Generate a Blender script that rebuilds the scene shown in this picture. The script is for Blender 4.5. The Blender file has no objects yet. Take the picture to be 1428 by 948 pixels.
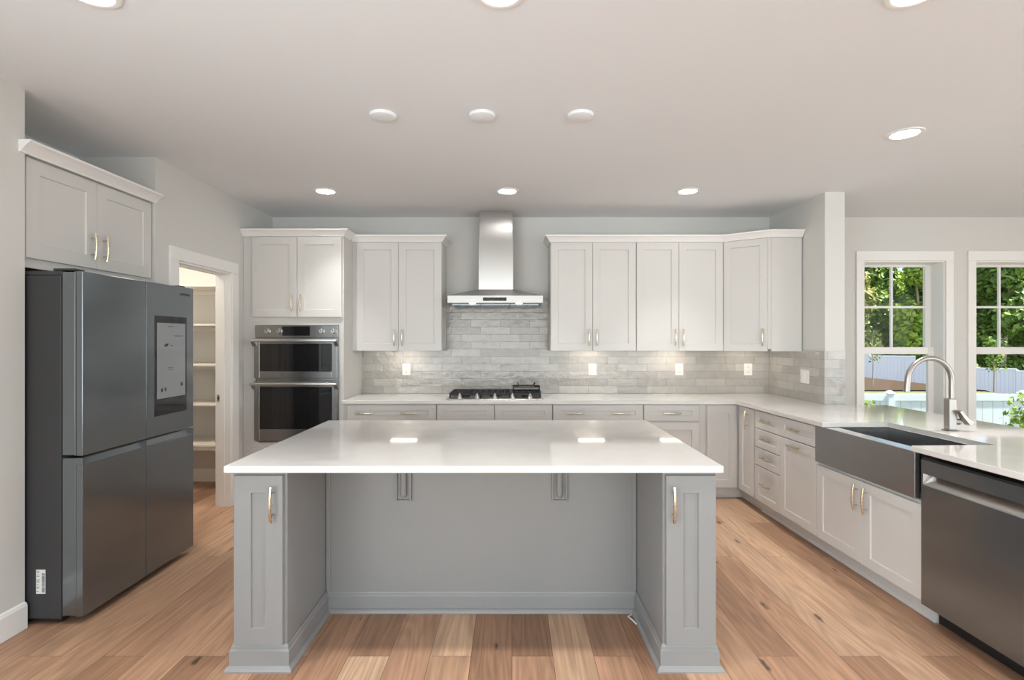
import bpy, bmesh, math, random
from mathutils import Vector, Matrix, Euler
random.seed(7)
R = math.radians
SC = bpy.context.scene
COL = SC.collection

# ------------------------------------------------------------------ camera, light, exposure
FPX, CX, CY, EYE = 720.0, 714.0, 474.0, 1.468
cam = bpy.data.cameras.new('camera')
cam.lens = FPX / 1428 * 36.0
cam.sensor_width = 36.0
cam.clip_start = 0.05
cam.clip_end = 300
camo = bpy.data.objects.new('camera', cam)
COL.objects.link(camo)
camo.location = (0, 0, EYE)
camo.rotation_euler = (R(90), 0, 0)
SC.camera = camo

SC.view_settings.view_transform = 'Standard'
SC.view_settings.look = 'None'
SC.view_settings.exposure = 0.0
SC.view_settings.gamma = 1.0
SC.view_settings.use_curve_mapping = False
SC.cycles.use_denoising = True
SC.cycles.max_bounces = 14
SC.cycles.diffuse_bounces = 7
SC.cycles.glossy_bounces = 5
SC.cycles.transparent_max_bounces = 24
SC.cycles.sample_clamp_indirect = 6.0
SC.cycles.caustics_reflective = False
SC.cycles.caustics_refractive = False

world = bpy.data.worlds.new('sky')
SC.world = world
world.use_nodes = True
wn = world.node_tree
wn.nodes.clear()
w_out = wn.nodes.new('ShaderNodeOutputWorld')
w_bg = wn.nodes.new('ShaderNodeBackground')
w_sky = wn.nodes.new('ShaderNodeTexSky')
w_sky.sky_type = 'NISHITA'
w_sky.sun_disc = False
w_sky.sun_elevation = R(48)
w_sky.sun_rotation = R(200)
w_bg.inputs['Strength'].default_value = 0.22
wn.links.new(w_sky.outputs[0], w_bg.inputs[0])
wn.links.new(w_bg.outputs[0], w_out.inputs[0])

def sun_lamp():
    l = bpy.data.lights.new('sun', 'SUN')
    l.energy = 15.0
    l.angle = R(2)
    l.color = (1.0, 0.95, 0.86)
    o = bpy.data.objects.new('sun', l)
    COL.objects.link(o)
    o.rotation_euler = Vector((-.55, .10, -.83)).to_track_quat('-Z', 'Y').to_euler()
sun_lamp()

def area_lamp(name, loc, rot, sx, sy, watts, color):
    l = bpy.data.lights.new(name, 'AREA')
    l.shape = 'RECTANGLE'
    l.size, l.size_y = sx, sy
    l.energy = watts
    l.color = color
    o = bpy.data.objects.new(name, l)
    COL.objects.link(o)
    o.location = loc
    o.rotation_euler = rot
    return o
# fill lamps added at unseen openings, tilted up to brighten the ceiling
area_lamp('rear_fill_lamp', (1.2, -4.42, 1.30), (R(120), 0, 0), 6.8, 2.3, 212, (0.86, 0.95, 1.0))
area_lamp('side_fill_lamp', (6.92, -.6, 1.35), (R(114), 0, R(90)), 5.2, 2.1, 150, (0.86, 0.95, 1.0))
area_lamp('left_fill_lamp', (-2.46, -1.7, 1.35), (R(122), 0, R(-90)), 3.4, 2.0, 200, (0.86, 0.95, 1.0))

area_lamp('pantry_fill_lamp', (-3.35, 4.35, 2.70), (0, 0, 0), .25, .25, 24, (1.0, 0.9, 0.78))  # unseen lamp without a fixture, added to brighten the pantry

# ------------------------------------------------------------------ helpers
def link(o, parent=None):
    COL.objects.link(o)
    if parent is not None:
        o.parent = parent
    return o

def tag(o, label=None, cat=None, group=None, kind=None):
    if label: o['label'] = label
    if cat: o['category'] = cat
    if group: o['group'] = group
    if kind: o['kind'] = kind
    return o

def thing(name, loc, label, cat, group=None, rot=0.0):
    o = bpy.data.objects.new(name, None)
    o.empty_display_size = 0.1
    o.location = loc
    o.rotation_euler = (0, 0, rot)
    link(o)
    return tag(o, label, cat, group)

class MB:
    def __init__(self):
        self.bm = bmesh.new()
    def box(self, x0, x1, y0, y1, z0, z1, bev=0.0, seg=2):
        b = self.bm
        c = [b.verts.new(p) for p in ((x0,y0,z0),(x1,y0,z0),(x1,y1,z0),(x0,y1,z0),(x0,y0,z1),(x1,y0,z1),(x1,y1,z1),(x0,y1,z1))]
        fs = [b.faces.new([c[i] for i in q]) for q in ((3,2,1,0),(4,5,6,7),(0,1,5,4),(1,2,6,5),(2,3,7,6),(3,0,4,7))]
        if bev > 0:
            es = list({e for f in fs for e in f.edges})
            bmesh.ops.bevel(b, geom=es, offset=bev, segments=seg, profile=0.5, affect='EDGES')
        return self
    def prism(self, pts, z0, z1, bev=0.0):
        """polygon (x,y) counter-clockwise, extruded in z"""
        b = self.bm
        lo = [b.verts.new((x, y, z0)) for x, y in pts]
        hi = [b.verts.new((x, y, z1)) for x, y in pts]
        n = len(pts)
        fs = [b.faces.new(list(reversed(lo))), b.faces.new(hi)]
        for i in range(n):
            j = (i + 1) % n
            fs.append(b.faces.new((lo[i], lo[j], hi[j], hi[i])))
        if bev > 0:
            es = list({e for f in fs[:2] for e in f.edges})
            bmesh.ops.bevel(b, geom=es, offset=bev, segments=2, profile=0.5, affect='EDGES')
        return self
    def loft(self, rings, cap=True, closed=True):
        b = self.bm
        vs = [[b.verts.new(p) for p in r] for r in rings]
        n = len(rings[0])
        for a, c in zip(vs, vs[1:]):
            for i in range(n if closed else n - 1):
                j = (i + 1) % n
                b.faces.new((a[i], a[j], c[j], c[i]))
        if cap:
            b.faces.new(list(reversed(vs[0])))
            b.faces.new(vs[-1])
        return self
    def profile_x(self, pts, x0, x1):
        """profile (y,z) extruded along x"""
        return self.loft([[(x0, y, z) for y, z in pts], [(x1, y, z) for y, z in pts]])
    def tube(self, path, r, n=10, flat=1.0, up=(0, 0, 1)):
        path = [Vector(p) for p in path]
        rr = r if isinstance(r, (list, tuple)) else [r] * len(path)
        rings = []
        ref = Vector(up)
        for i, p in enumerate(path):
            t = (path[min(i + 1, len(path) - 1)] - path[max(i - 1, 0)]).normalized()
            u = ref - t * ref.dot(t)
            if u.length < 1e-4:
                u = Vector((1, 0, 0)) - t * t.x
            u.normalize()
            ref = u
            v = t.cross(u)
            rings.append([tuple(p + u * (rr[i] * math.cos(2*math.pi*k/n)) + v * (rr[i] * flat * math.sin(2*math.pi*k/n))) for k in range(n)])
        return self.loft(rings)
    def lathe(self, prof, n=24, c=(0, 0, 0), axis='z'):
        """profile (r,h) revolved; ends at r=0 are closed with fans"""
        b = self.bm
        def P(r, h, a):
            x, y = r * math.cos(a), r * math.sin(a)
            if axis == 'z': return (c[0] + x, c[1] + y, c[2] + h)
            if axis == 'y': return (c[0] + x, c[1] + h, c[2] + y)
            return (c[0] + h, c[1] + x, c[2] + y)
        rings = []
        for r, h in prof:
            if r < 1e-6:
                rings.append([b.verts.new(P(0, h, 0))])
            else:
                rings.append([b.verts.new(P(r, h, 2*math.pi*k/n)) for k in range(n)])
        for a, d in zip(rings, rings[1:]):
            for k in range(n):
                j = (k + 1) % n
                if len(a) == 1 and len(d) == 1: continue
                if len(a) == 1: b.faces.new((a[0], d[k], d[j]))
                elif len(d) == 1: b.faces.new((a[k], a[j], d[0]))
                else: b.faces.new((a[k], a[j], d[j], d[k]))
        return self
    def sweep(self, path, prof, closed=False, z=0.0, drop0=0, drop1=0):
        """profile (out, height) swept along a flat path; 'out' is to the right of travel, mitred corners"""
        P = [Vector((p[0], p[1])) for p in path]
        n = len(P)
        rings = []
        def nrm(a, c):
            d = (c - a).normalized()
            return Vector((d.y, -d.x))
        for i in range(n):
            if closed or 0 < i < n - 1:
                n1, n2 = nrm(P[i-1], P[i]), nrm(P[i], P[(i+1) % n])
                m = (n1 + n2) / (1 + n1.dot(n2))
            elif i == 0: m = nrm(P[0], P[1])
            else: m = nrm(P[-2], P[-1])
            rings.append([(P[i].x + m.x*o, P[i].y + m.y*o, z + h) for o, h in prof])
        if closed: rings.append(rings[0])
        rings = rings[drop0:len(rings) - drop1]
        return self.loft(rings, cap=not closed)
    def quad(self, pts):
        self.bm.faces.new([self.bm.verts.new(p) for p in pts])
        return self
    def mesh(self, name, mat=None, smooth=False):
        bmesh.ops.recalc_face_normals(self.bm, faces=self.bm.faces)
        me = bpy.data.meshes.new(name)
        self.bm.to_mesh(me)
        self.bm.free()
        if mat is not None: me.materials.append(mat)
        if smooth:
            for p in me.polygons: p.use_smooth = True
            try: me.set_sharp_from_angle(angle=R(38))
            except Exception: pass
        return me
    def build(self, name, mat, parent=None, loc=(0, 0, 0), rot=(0, 0, 0), smooth=False):
        o = bpy.data.objects.new(name, self.mesh(name, mat, smooth))
        o.location = loc
        o.rotation_euler = rot
        return link(o, parent)

def struct(o, label=None, cat=None):
    o['kind'] = 'structure'
    if label: o['label'] = label
    if cat: o['category'] = cat
    return o

# ------------------------------------------------------------------ materials
def new_mat(name):
    m = bpy.data.materials.new(name)
    m.use_nodes = True
    nt = m.node_tree
    return m, nt, nt.nodes['Principled BSDF']

def N(nt, typ, **kw):
    n = nt.nodes.new(typ)
    for k, v in kw.items():
        setattr(n, k, v)
    return n

def paint(name, rgb, rough=0.5, spec=0.5, bump=0.02, scale=60.0, var=0.015):
    m, nt, p = new_mat(name)
    tc = N(nt, 'ShaderNodeTexCoord')
    no = N(nt, 'ShaderNodeTexNoise'); no.inputs['Scale'].default_value = scale; no.inputs['Detail'].default_value = 3
    nt.links.new(tc.outputs['Object'], no.inputs['Vector'])
    mx = N(nt, 'ShaderNodeMixRGB')
    mx.inputs[1].default_value = tuple(c * (1 - var) for c in rgb) + (1,)
    mx.inputs[2].default_value = tuple(min(1, c * (1 + var)) for c in rgb) + (1,)
    nt.links.new(no.outputs['Fac'], mx.inputs[0])
    nt.links.new(mx.outputs[0], p.inputs['Base Color'])
    p.inputs['Roughness'].default_value = rough
    p.inputs['Specular IOR Level'].default_value = spec
    if bump:
        b = N(nt, 'ShaderNodeBump'); b.inputs['Strength'].default_value = bump; b.inputs['Distance'].default_value = 0.002
        nt.links.new(no.outputs['Fac'], b.inputs['Height'])
        nt.links.new(b.outputs[0], p.inputs['Normal'])
    return m

def metal(name, rgb, rough, aniso=0.0, brush=(1, 1, 80), rvar=0.06, metallic=1.0):
    m, nt, p = new_mat(name)
    p.inputs['Metallic'].default_value = metallic
    p.inputs['Base Color'].default_value = rgb + (1,)
    tc = N(nt, 'ShaderNodeTexCoord')
    mp = N(nt, 'ShaderNodeMapping'); mp.inputs['Scale'].default_value = brush
    no = N(nt, 'ShaderNodeTexNoise'); no.inputs['Scale'].default_value = 6.0; no.inputs['Detail'].default_value = 4
    nt.links.new(tc.outputs['Object'], mp.inputs[0]); nt.links.new(mp.outputs[0], no.inputs['Vector'])
    mr = N(nt, 'ShaderNodeMapRange')
    mr.inputs['To Min'].default_value = max(0.02, rough - rvar); mr.inputs['To Max'].default_value = rough + rvar
    nt.links.new(no.outputs['Fac'], mr.inputs['Value']); nt.links.new(mr.outputs[0], p.inputs['Roughness'])
    if aniso:
        p.inputs['Anisotropic'].default_value = aniso
        tg = N(nt, 'ShaderNodeTangent', direction_type='RADIAL', axis='Z'); nt.links.new(tg.outputs[0], p.inputs['Tangent'])
    return m

def plain(name, rgb, rough=0.5, metallic=0.0, emit=None, estr=0.0, spec=0.5, coat=0.0):
    m, nt, p = new_mat(name)
    p.inputs['Base Color'].default_value = rgb + (1,)
    p.inputs['Roughness'].default_value = rough
    p.inputs['Metallic'].default_value = metallic
    p.inputs['Specular IOR Level'].default_value = spec
    p.inputs['Coat Weight'].default_value = coat
    if emit:
        p.inputs['Emission Color'].default_value = emit + (1,)
        p.inputs['Emission Strength'].default_value = estr
    return m

M = {}
M['wall'] = paint('wall_paint', (0.65, 0.645, 0.62), 0.62, 0.3, 0.03, 140)
M['ceiling'] = paint('ceiling_paint', (0.815, 0.845, 0.87), 0.8, 0.2, 0.03, 160)
M['trim'] = paint('trim_paint', (0.84, 0.835, 0.82), 0.38, 0.45, 0.0)
M['cab'] = paint('cabinet_paint', (0.635, 0.625, 0.605), 0.36, 0.45, 0.01, 90, 0.008)
M['grey'] = paint('island_paint', (0.258, 0.26, 0.257), 0.36, 0.45, 0.01, 90, 0.01)
M['gold'] = metal('champagne_brass', (0.70, 0.58, 0.42), 0.27)
M['steel'] = metal('stainless_steel', (0.52, 0.51, 0.495), 0.30, 0.0, (2, 2, 60))
M['hood_steel'] = metal('hood_steel', (0.46, 0.455, 0.445), 0.42, 0.0, (2, 2, 60), .04)
M['steel_h'] = metal('brushed_steel', (0.58, 0.575, 0.56), 0.30, 0.75, (1, 1, 60), .03)
M['dark_steel'] = metal('black_stainless', (0.212, 0.235, 0.252), 0.19, 0.0, (2, 2, 70), 0.03, metallic=.85)
M['oven_steel'] = metal('oven_steel', (0.26, 0.262, 0.262), 0.22, 0.0, (60, 2, 2), .03, metallic=.9)
M['rim_sheen'] = metal('rim_sheen_steel', (0.80, 0.795, 0.78), 0.22)  # paler copy of the sink steel, the rim's sheen put into its colour
M['sink_steel'] = metal('sink_steel', (0.32, 0.325, 0.33), 0.26, 0.0, (3, 3, 90), .02, metallic=.85)
M['nickel'] = metal('brushed_nickel', (0.38, 0.355, 0.33), 0.37, rvar=.02)
M['black'] = plain('black_plastic', (0.012, 0.012, 0.013), 0.45)
M['iron'] = paint('cast_iron', (0.02, 0.02, 0.021), 0.55, 0.4, 0.3, 250)
M['glass_black'] = plain('black_oven_glass', (0.012, 0.012, 0.013), 0.04, spec=0.5)
M['fridge_side'] = paint('fridge_side_grey', (0.040, 0.041, 0.043), 0.45, 0.4, 0.05, 400)
M['plastic'] = plain('white_plastic', (0.85, 0.84, 0.81), 0.35)
M['slot'] = plain('outlet_slot_grey', (0.18, 0.17, 0.16), 0.5)
M['lens'] = plain('lamp_lens', (0.9, 0.9, 0.88), 0.5, emit=(1.0, 0.97, 0.935), estr=30.0)
M['strip'] = plain('under_cabinet_lens', (0.9, 0.9, 0.88), 0.5, emit=(1.0, 0.86, 0.70), estr=17.0)
M['hood_lens'] = plain('hood_lamp_lens', (0.9, 0.9, 0.88), 0.5, emit=(1.0, 0.95, 0.88), estr=3.0)
M['shelf'] = paint('shelf_paint', (0.74, 0.71, 0.66), 0.5, 0.4, 0.0)
M['paper'] = plain('sticker_paper', (0.75, 0.75, 0.74), 0.6)
M['ink'] = plain('sticker_ink', (0.04, 0.04, 0.045), 0.6)
M['fence'] = paint('fence_vinyl', (0.74, 0.81, 0.88), 0.5, 0.4, 0.0)  # white vinyl with the blue of the skylight mixed into its colour
M['screen'] = plain('fridge_display', (0.05, 0.05, 0.05), 0.08, emit=(0.86, 0.88, 0.9), estr=0.17)
M['icon_dark'] = plain('display_icon', (0.03, 0.03, 0.03), 0.3)
M['logo'] = plain('logo_grey', (0.10, 0.10, 0.105), 0.3, metallic=0.6)

def quartz():
    m, nt, p = new_mat('white_quartz')
    tc = N(nt, 'ShaderNodeTexCoord')
    no = N(nt, 'ShaderNodeTexNoise'); no.inputs['Scale'].default_value = 5; no.inputs['Detail'].default_value = 6
    nt.links.new(tc.outputs['Object'], no.inputs['Vector'])
    cr = N(nt, 'ShaderNodeValToRGB')
    cr.color_ramp.elements[0].position = 0.3; cr.color_ramp.elements[0].color = (0.67, 0.655, 0.63, 1)
    cr.color_ramp.elements[1].position = 0.7; cr.color_ramp.elements[1].color = (0.73, 0.715, 0.695, 1)
    nt.links.new(no.outputs['Fac'], cr.inputs[0]); nt.links.new(cr.outputs[0], p.inputs['Base Color'])
    p.inputs['Roughness'].default_value = 0.045
    p.inputs['Specular IOR Level'].default_value = 0.5
    return m
M['quartz'] = quartz()

def wood_floor():
    m, nt, p = new_mat('oak_planks')
    L = nt.links.new
    tc = N(nt, 'ShaderNodeTexCoord')
    mp = N(nt, 'ShaderNodeMapping'); mp.inputs['Rotation'].default_value = (0, 0, R(90))
    L(tc.outputs['Object'], mp.inputs[0])
    def brick(c1, c2, mort):
        b = N(nt, 'ShaderNodeTexBrick')
        b.offset = 0.37; b.offset_frequency = 2; b.squash = 1.0
        b.inputs['Color1'].default_value = c1; b.inputs['Color2'].default_value = c2; b.inputs['Mortar'].default_value = mort
        b.inputs['Scale'].default_value = 1.0
        b.inputs['Mortar Size'].default_value = 0.0012
        b.inputs['Mortar Smooth'].default_value = 0.1
        b.inputs['Bias'].default_value = 0.0
        b.inputs['Brick Width'].default_value = 1.75
        b.inputs['Row Height'].default_value = 0.19
        L(mp.outputs[0], b.inputs['Vector'])
        return b
    rnd = brick((0, 0, 0, 1), (1, 1, 1, 1), (0.5, 0.5, 0.5, 1))
    # grain stretched along the planks, shifted per plank
    mul = N(nt, 'ShaderNodeVectorMath', operation='MULTIPLY'); mul.inputs[1].default_value = (13.0, 7.0, 5.0)
    L(rnd.outputs['Color'], mul.inputs[0])
    add = N(nt, 'ShaderNodeVectorMath', operation='ADD')
    L(tc.outputs['Object'], add.inputs[0]); L(mul.outputs[0], add.inputs[1])
    g1 = N(nt, 'ShaderNodeMapping'); g1.inputs['Scale'].default_value = (55, 2.2, 1)
    L(add.outputs[0], g1.inputs[0])
    n1 = N(nt, 'ShaderNodeTexNoise'); n1.inputs['Scale'].default_value = 1.0; n1.inputs['Detail'].default_value = 6; n1.inputs['Roughness'].default_value = 0.65
    L(g1.outputs[0], n1.inputs['Vector'])
    g2 = N(nt, 'ShaderNodeMapping'); g2.inputs['Scale'].default_value = (6.5, 0.55, 1)
    L(add.outputs[0], g2.inputs[0])
    n2 = N(nt, 'ShaderNodeTexNoise'); n2.inputs['Scale'].default_value = 1.0; n2.inputs['Detail'].default_value = 2.0; n2.inputs['Roughness'].default_value = 0.35
    L(g2.outputs[0], n2.inputs['Vector'])
    k1 = N(nt, 'ShaderNodeMath', operation='MULTIPLY'); k1.inputs[1].default_value = 95.0; L(n2.outputs['Fac'], k1.inputs[0])
    wv = N(nt, 'ShaderNodeMath', operation='SINE'); L(k1.outputs[0], wv.inputs[0])
    n3 = N(nt, 'ShaderNodeTexNoise'); n3.inputs['Scale'].default_value = 1.3; n3.inputs['Detail'].default_value = 3
    g4 = N(nt, 'ShaderNodeMapping'); g4.inputs['Scale'].default_value = (4.0, 0.8, 1)
    L(add.outputs[0], g4.inputs[0]); L(g4.outputs[0], n3.inputs['Vector'])
    base = N(nt, 'ShaderNodeValToRGB')
    e = base.color_ramp.elements
    e[0].position = 0.0; e[0].color = (0.31, 0.172, 0.102, 1)
    e[1].position = 1.0; e[1].color = (0.64, 0.43, 0.285, 1)
    x = e.new(0.45); x.color = (0.46, 0.265, 0.165, 1)
    x = e.new(0.75); x.color = (0.55, 0.34, 0.215, 1)
    L(rnd.outputs['Color'], base.inputs[0])
    def shade(fac_out, lo, hi, prev, p0=0.3, p1=0.7):
        r = N(nt, 'ShaderNodeMapRange'); r.inputs['From Min'].default_value = p0; r.inputs['From Max'].default_value = p1
        r.inputs['To Min'].default_value = lo; r.inputs['To Max'].default_value = hi
        L(fac_out, r.inputs['Value'])
        mm = N(nt, 'ShaderNodeMixRGB', blend_type='MULTIPLY'); mm.inputs[0].default_value = 1.0
        L(prev, mm.inputs[1]); L(r.outputs[0], mm.inputs[2])
        return mm.outputs[0]
    c = shade(n1.outputs['Fac'], 0.74, 1.13, base.outputs[0])
    c = shade(wv.outputs[0], 0.87, 1.05, c, -1.0, 1.0)
    c = shade(n3.outputs['Fac'], 0.82, 1.12, c)
    # knots: sparse dark spots stretched along the grain
    g3 = N(nt, 'ShaderNodeMapping'); g3.inputs['Scale'].default_value = (4.2, 1.3, 1)
    L(tc.outputs['Object'], g3.inputs[0])
    vo = N(nt, 'ShaderNodeTexVoronoi'); vo.voronoi_dimensions = '2D'; vo.inputs['Scale'].default_value = 1.0
    L(g3.outputs[0], vo.inputs['Vector'])
    nd = N(nt, 'ShaderNodeTexNoise'); nd.inputs['Scale'].default_value = 24; nd.inputs['Detail'].default_value = 2
    L(tc.outputs['Object'], nd.inputs['Vector'])
    ad = N(nt, 'ShaderNodeMath', operation='MULTIPLY_ADD'); ad.inputs[1].default_value = 0.09
    L(nd.outputs['Fac'], ad.inputs[0]); sx = N(nt, 'ShaderNodeSeparateXYZ'); L(vo.outputs['Color'], sx.inputs[0])
    km = N(nt, 'ShaderNodeMapRange'); km.inputs['From Min'].default_value = .35; km.inputs['From Max'].default_value = .75; km.inputs['To Min'].default_value = .09; km.inputs['To Max'].default_value = -.02
    L(sx.outputs[0], km.inputs['Value'])
    kd = N(nt, 'ShaderNodeMath', operation='ADD'); L(vo.outputs['Distance'], kd.inputs[0]); L(km.outputs[0], kd.inputs[1])
    L(kd.outputs[0], ad.inputs[2])
    c = shade(ad.outputs[0], 0.25, 1.0, c, 0.05, 0.095)
    # seams
    seam = brick((1, 1, 1, 1), (1, 1, 1, 1), (0.30, 0.24, 0.2, 1))
    mm = N(nt, 'ShaderNodeMixRGB', blend_type='MULTIPLY'); mm.inputs[0].default_value = 1.0
    L(c, mm.inputs[1]); L(seam.outputs['Color'], mm.inputs[2])
    L(mm.outputs[0], p.inputs['Base Color'])
    p.inputs['Roughness'].default_value = 0.42
    p.inputs['Specular IOR Level'].default_value = 0.35
    bp = N(nt, 'ShaderNodeBump'); bp.inputs['Strength'].default_value = 0.12; bp.inputs['Distance'].default_value = 0.002
    L(n1.outputs['Fac'], bp.inputs['Height']); L(bp.outputs[0], p.inputs['Normal'])
    return m
M['floor'] = wood_floor()

def tiles():
    m, nt, p = new_mat('glazed_subway_tile')
    L = nt.links.new
    tc = N(nt, 'ShaderNodeTexCoord')
    sp = N(nt, 'ShaderNodeSeparateXYZ'); L(tc.outputs['Object'], sp.inputs[0])
    # running coordinate: x on the back wall, turned round the corner on the partition
    run = N(nt, 'ShaderNodeMath', operation='SUBTRACT'); L(sp.outputs['X'], run.inputs[0]); L(sp.outputs['Y'], run.inputs[1])
    zz = N(nt, 'ShaderNodeMath', operation='SUBTRACT'); L(sp.outputs['Z'], zz.inputs[0]); zz.inputs[1].default_value = 0.914
    row = N(nt, 'ShaderNodeMath', operation='DIVIDE'); L(zz.outputs[0], row.inputs[0]); row.inputs[1].default_value = 0.0765
    fl = N(nt, 'ShaderNodeMath', operation='FLOOR'); L(row.outputs[0], fl.inputs[0])
    sh = N(nt, 'ShaderNodeMath', operation='MULTIPLY'); L(fl.outputs[0], sh.inputs[0]); sh.inputs[1].default_value = 0.1015
    ad = N(nt, 'ShaderNodeMath', operation='ADD'); L(run.outputs[0], ad.inputs[0]); L(sh.outputs[0], ad.inputs[1])
    cb = N(nt, 'ShaderNodeCombineXYZ'); L(ad.outputs[0], cb.inputs[0]); L(zz.outputs[0], cb.inputs[1])
    b = N(nt, 'ShaderNodeTexBrick'); b.offset = 0.0; b.squash = 1.0
    b.inputs['Scale'].default_value = 1.0
    b.inputs['Brick Width'].default_value = 0.3045; b.inputs['Row Height'].default_value = 0.0765
    b.inputs['Mortar Size'].default_value = 0.0018; b.inputs['Mortar Smooth'].default_value = 0.3
    b.inputs['Color1'].default_value = (0.36, 0.345, 0.325, 1); b.inputs['Color2'].default_value = (0.50, 0.48, 0.45, 1)
    b.inputs['Mortar'].default_value = (0.29, 0.275, 0.25, 1)
    L(cb.outputs[0], b.inputs['Vector'])
    n = N(nt, 'ShaderNodeTexNoise'); n.inputs['Scale'].default_value = 14; n.inputs['Detail'].default_value = 3
    L(tc.outputs['Object'], n.inputs['Vector'])
    r = N(nt, 'ShaderNodeMapRange'); r.inputs['To Min'].default_value = 0.86; r.inputs['To Max'].default_value = 1.12
    L(n.outputs['Fac'], r.inputs['Value'])
    mm = N(nt, 'ShaderNodeMixRGB', blend_type='MULTIPLY'); mm.inputs[0].default_value = 1.0
    L(b.outputs['Color'], mm.inputs[1]); L(r.outputs[0], mm.inputs[2]); L(mm.outputs[0], p.inputs['Base Color'])
    p.inputs['Roughness'].default_value = 0.12
    b1 = N(nt, 'ShaderNodeBump'); b1.inputs['Strength'].default_value = 0.5; b1.inputs['Distance'].default_value = 0.003; b1.invert = True
    L(b.outputs['Fac'], b1.inputs['Height'])
    b2 = N(nt, 'ShaderNodeBump'); b2.inputs['Strength'].default_value = 0.7; b2.inputs['Distance'].default_value = 0.006
    L(n.outputs['Fac'], b2.inputs['Height']); L(b1.outputs[0], b2.inputs['Normal']); L(b2.outputs[0], p.inputs['Normal'])
    return m
M['tile'] = tiles()

def leaf_mat(name, dark, light):
    m, nt, p = new_mat(name)
    L = nt.links.new
    g = N(nt, 'ShaderNodeNewGeometry')
    cr = N(nt, 'ShaderNodeValToRGB')
    cr.color_ramp.elements[0].color = dark + (1,); cr.color_ramp.elements[1].color = light + (1,)
    L(g.outputs['Random Per Island'], cr.inputs[0])
    L(cr.outputs[0], p.inputs['Base Color'])
    p.inputs['Roughness'].default_value = 0.55
    tr = N(nt, 'ShaderNodeBsdfTranslucent'); L(cr.outputs[0], tr.inputs['Color'])
    mx = N(nt, 'ShaderNodeMixShader'); mx.inputs[0].default_value = 0.3
    out = nt.nodes['Material Output']
    L(p.outputs[0], mx.inputs[1]); L(tr.outputs[0], mx.inputs[2]); L(mx.outputs[0], out.inputs[0])
    return m
M['leaf_bright'] = leaf_mat('bright_leaves', (0.13, 0.27, 0.02), (0.52, 0.66, 0.10))
M['leaf_dark'] = leaf_mat('dark_leaves', (0.05, 0.13, 0.015), (0.27, 0.42, 0.07))
M['leaf_olive'] = leaf_mat('olive_leaves', (0.14, 0.18, 0.03), (0.50, 0.50, 0.18))
M['bark'] = paint('pale_bark', (0.42, 0.36, 0.28), 0.8, 0.2, 0.3, 8, 0.25)
M['mulch'] = paint('mulch', (0.07, 0.048, 0.03), 0.9, 0.1, 0.4, 5, 0.5)
M['lawn'] = paint('lawn', (0.16, 0.19, 0.10), 0.9, 0.1, 0.4, 3, 0.4)

def glass_mat():
    m = bpy.data.materials.new('window_glass'); m.use_nodes = True
    nt = m.node_tree; nt.nodes.clear()
    out = N(nt, 'ShaderNodeOutputMaterial')
    tr = N(nt, 'ShaderNodeBsdfTransparent'); gl = N(nt, 'ShaderNodeBsdfGlossy'); gl.inputs['Roughness'].default_value = 0.0
    fr = N(nt, 'ShaderNodeFresnel'); fr.inputs[0].default_value = 1.12
    mx = N(nt, 'ShaderNodeMixShader')
    nt.links.new(fr.outputs[0], mx.inputs[0]); nt.links.new(tr.outputs[0], mx.inputs[1]); nt.links.new(gl.outputs[0], mx.inputs[2]); nt.links.new(mx.outputs[0], out.inputs[0])
    return m
M['glass'] = glass_mat()

# ------------------------------------------------------------------ room shell
YB = 5.369          # back wall
XL = -2.488         # left wall
ZC = 2.743          # ceiling
YR, XR = -4.6, 7.1  # rear and right end of the room
ALC0, ALC1 = 2.637, 3.60   # fridge alcove
struct(MB().box(-4.35, XR + .15, YR - .15, YB + .22, -0.12, 0.0).build('floor', M['floor']))
struct(MB().box(-4.35, XR + .15, YR - .15, YB + .22, ZC, ZC + 0.15).build('ceiling', M['ceiling']))

WIN = [(3.653, 4.500), (4.812, 5.659)]
WZ0, WZ1 = 0.40, 2.29
b = MB()
xs = [-4.35] + [v for w in WIN for v in w] + [XR + .15]
for i in range(0, len(xs), 2):
    b.box(xs[i], xs[i+1], YB, YB + .22, 0, ZC)
for a, c in WIN:
    b.box(a, c, YB, YB + .22, 0, WZ0); b.box(a, c, YB, YB + .22, WZ1, ZC)
struct(b.build('wall_back', M['wall']))

b = MB()
b.box(XL - .125, XL, 0.1, ALC0, 0, ZC); b.box(XL - .125, XL, YR, -3.5, 0, ZC); b.box(XL - .125, XL, -3.5, .1, 2.45, ZC); b.box(XL - .125, XL, -3.5, .1, 0, .3)  # gap behind the camera added for the left fill lamp
struct(b.build('wall_left', M['wall']))
struct(MB().box(-3.12, XL - .125, ALC0 - .12, ALC0, 0, ZC).build('wall_alcove_near', M['wall']))
struct(MB().box(-3.12, -3.02, ALC0, ALC1, 0, ZC).build('wall_alcove_back', M['wall']))
struct(MB().box(-4.35, XL, ALC1, ALC1 + .11, 0, ZC).build('wall_alcove_far', M['wall']))
DY0, DY1, DZ = 3.832, 4.571, 2.06
b = MB()
b.box(XL - .125, XL, ALC1 + .11, DY0, 0, ZC); b.box(XL - .125, XL, DY1, YB, 0, ZC); b.box(XL - .125, XL, DY0, DY1, DZ, ZC)
struct(b.build('wall_pantry_door', M['wall']))
struct(MB().box(-4.35, -4.2, ALC1 + .11, YB, 0, ZC).build('wall_pantry_left', M['wall']))
PX0, PX1, PYE, PT = 2.677, 2.70, 4.455, 2.871
struct(MB().prism([(PX0, YB), (PX1, PYE), (PT, PYE), (PT, YB)], 0, ZC).build('wall_partition', M['wall']))

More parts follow.
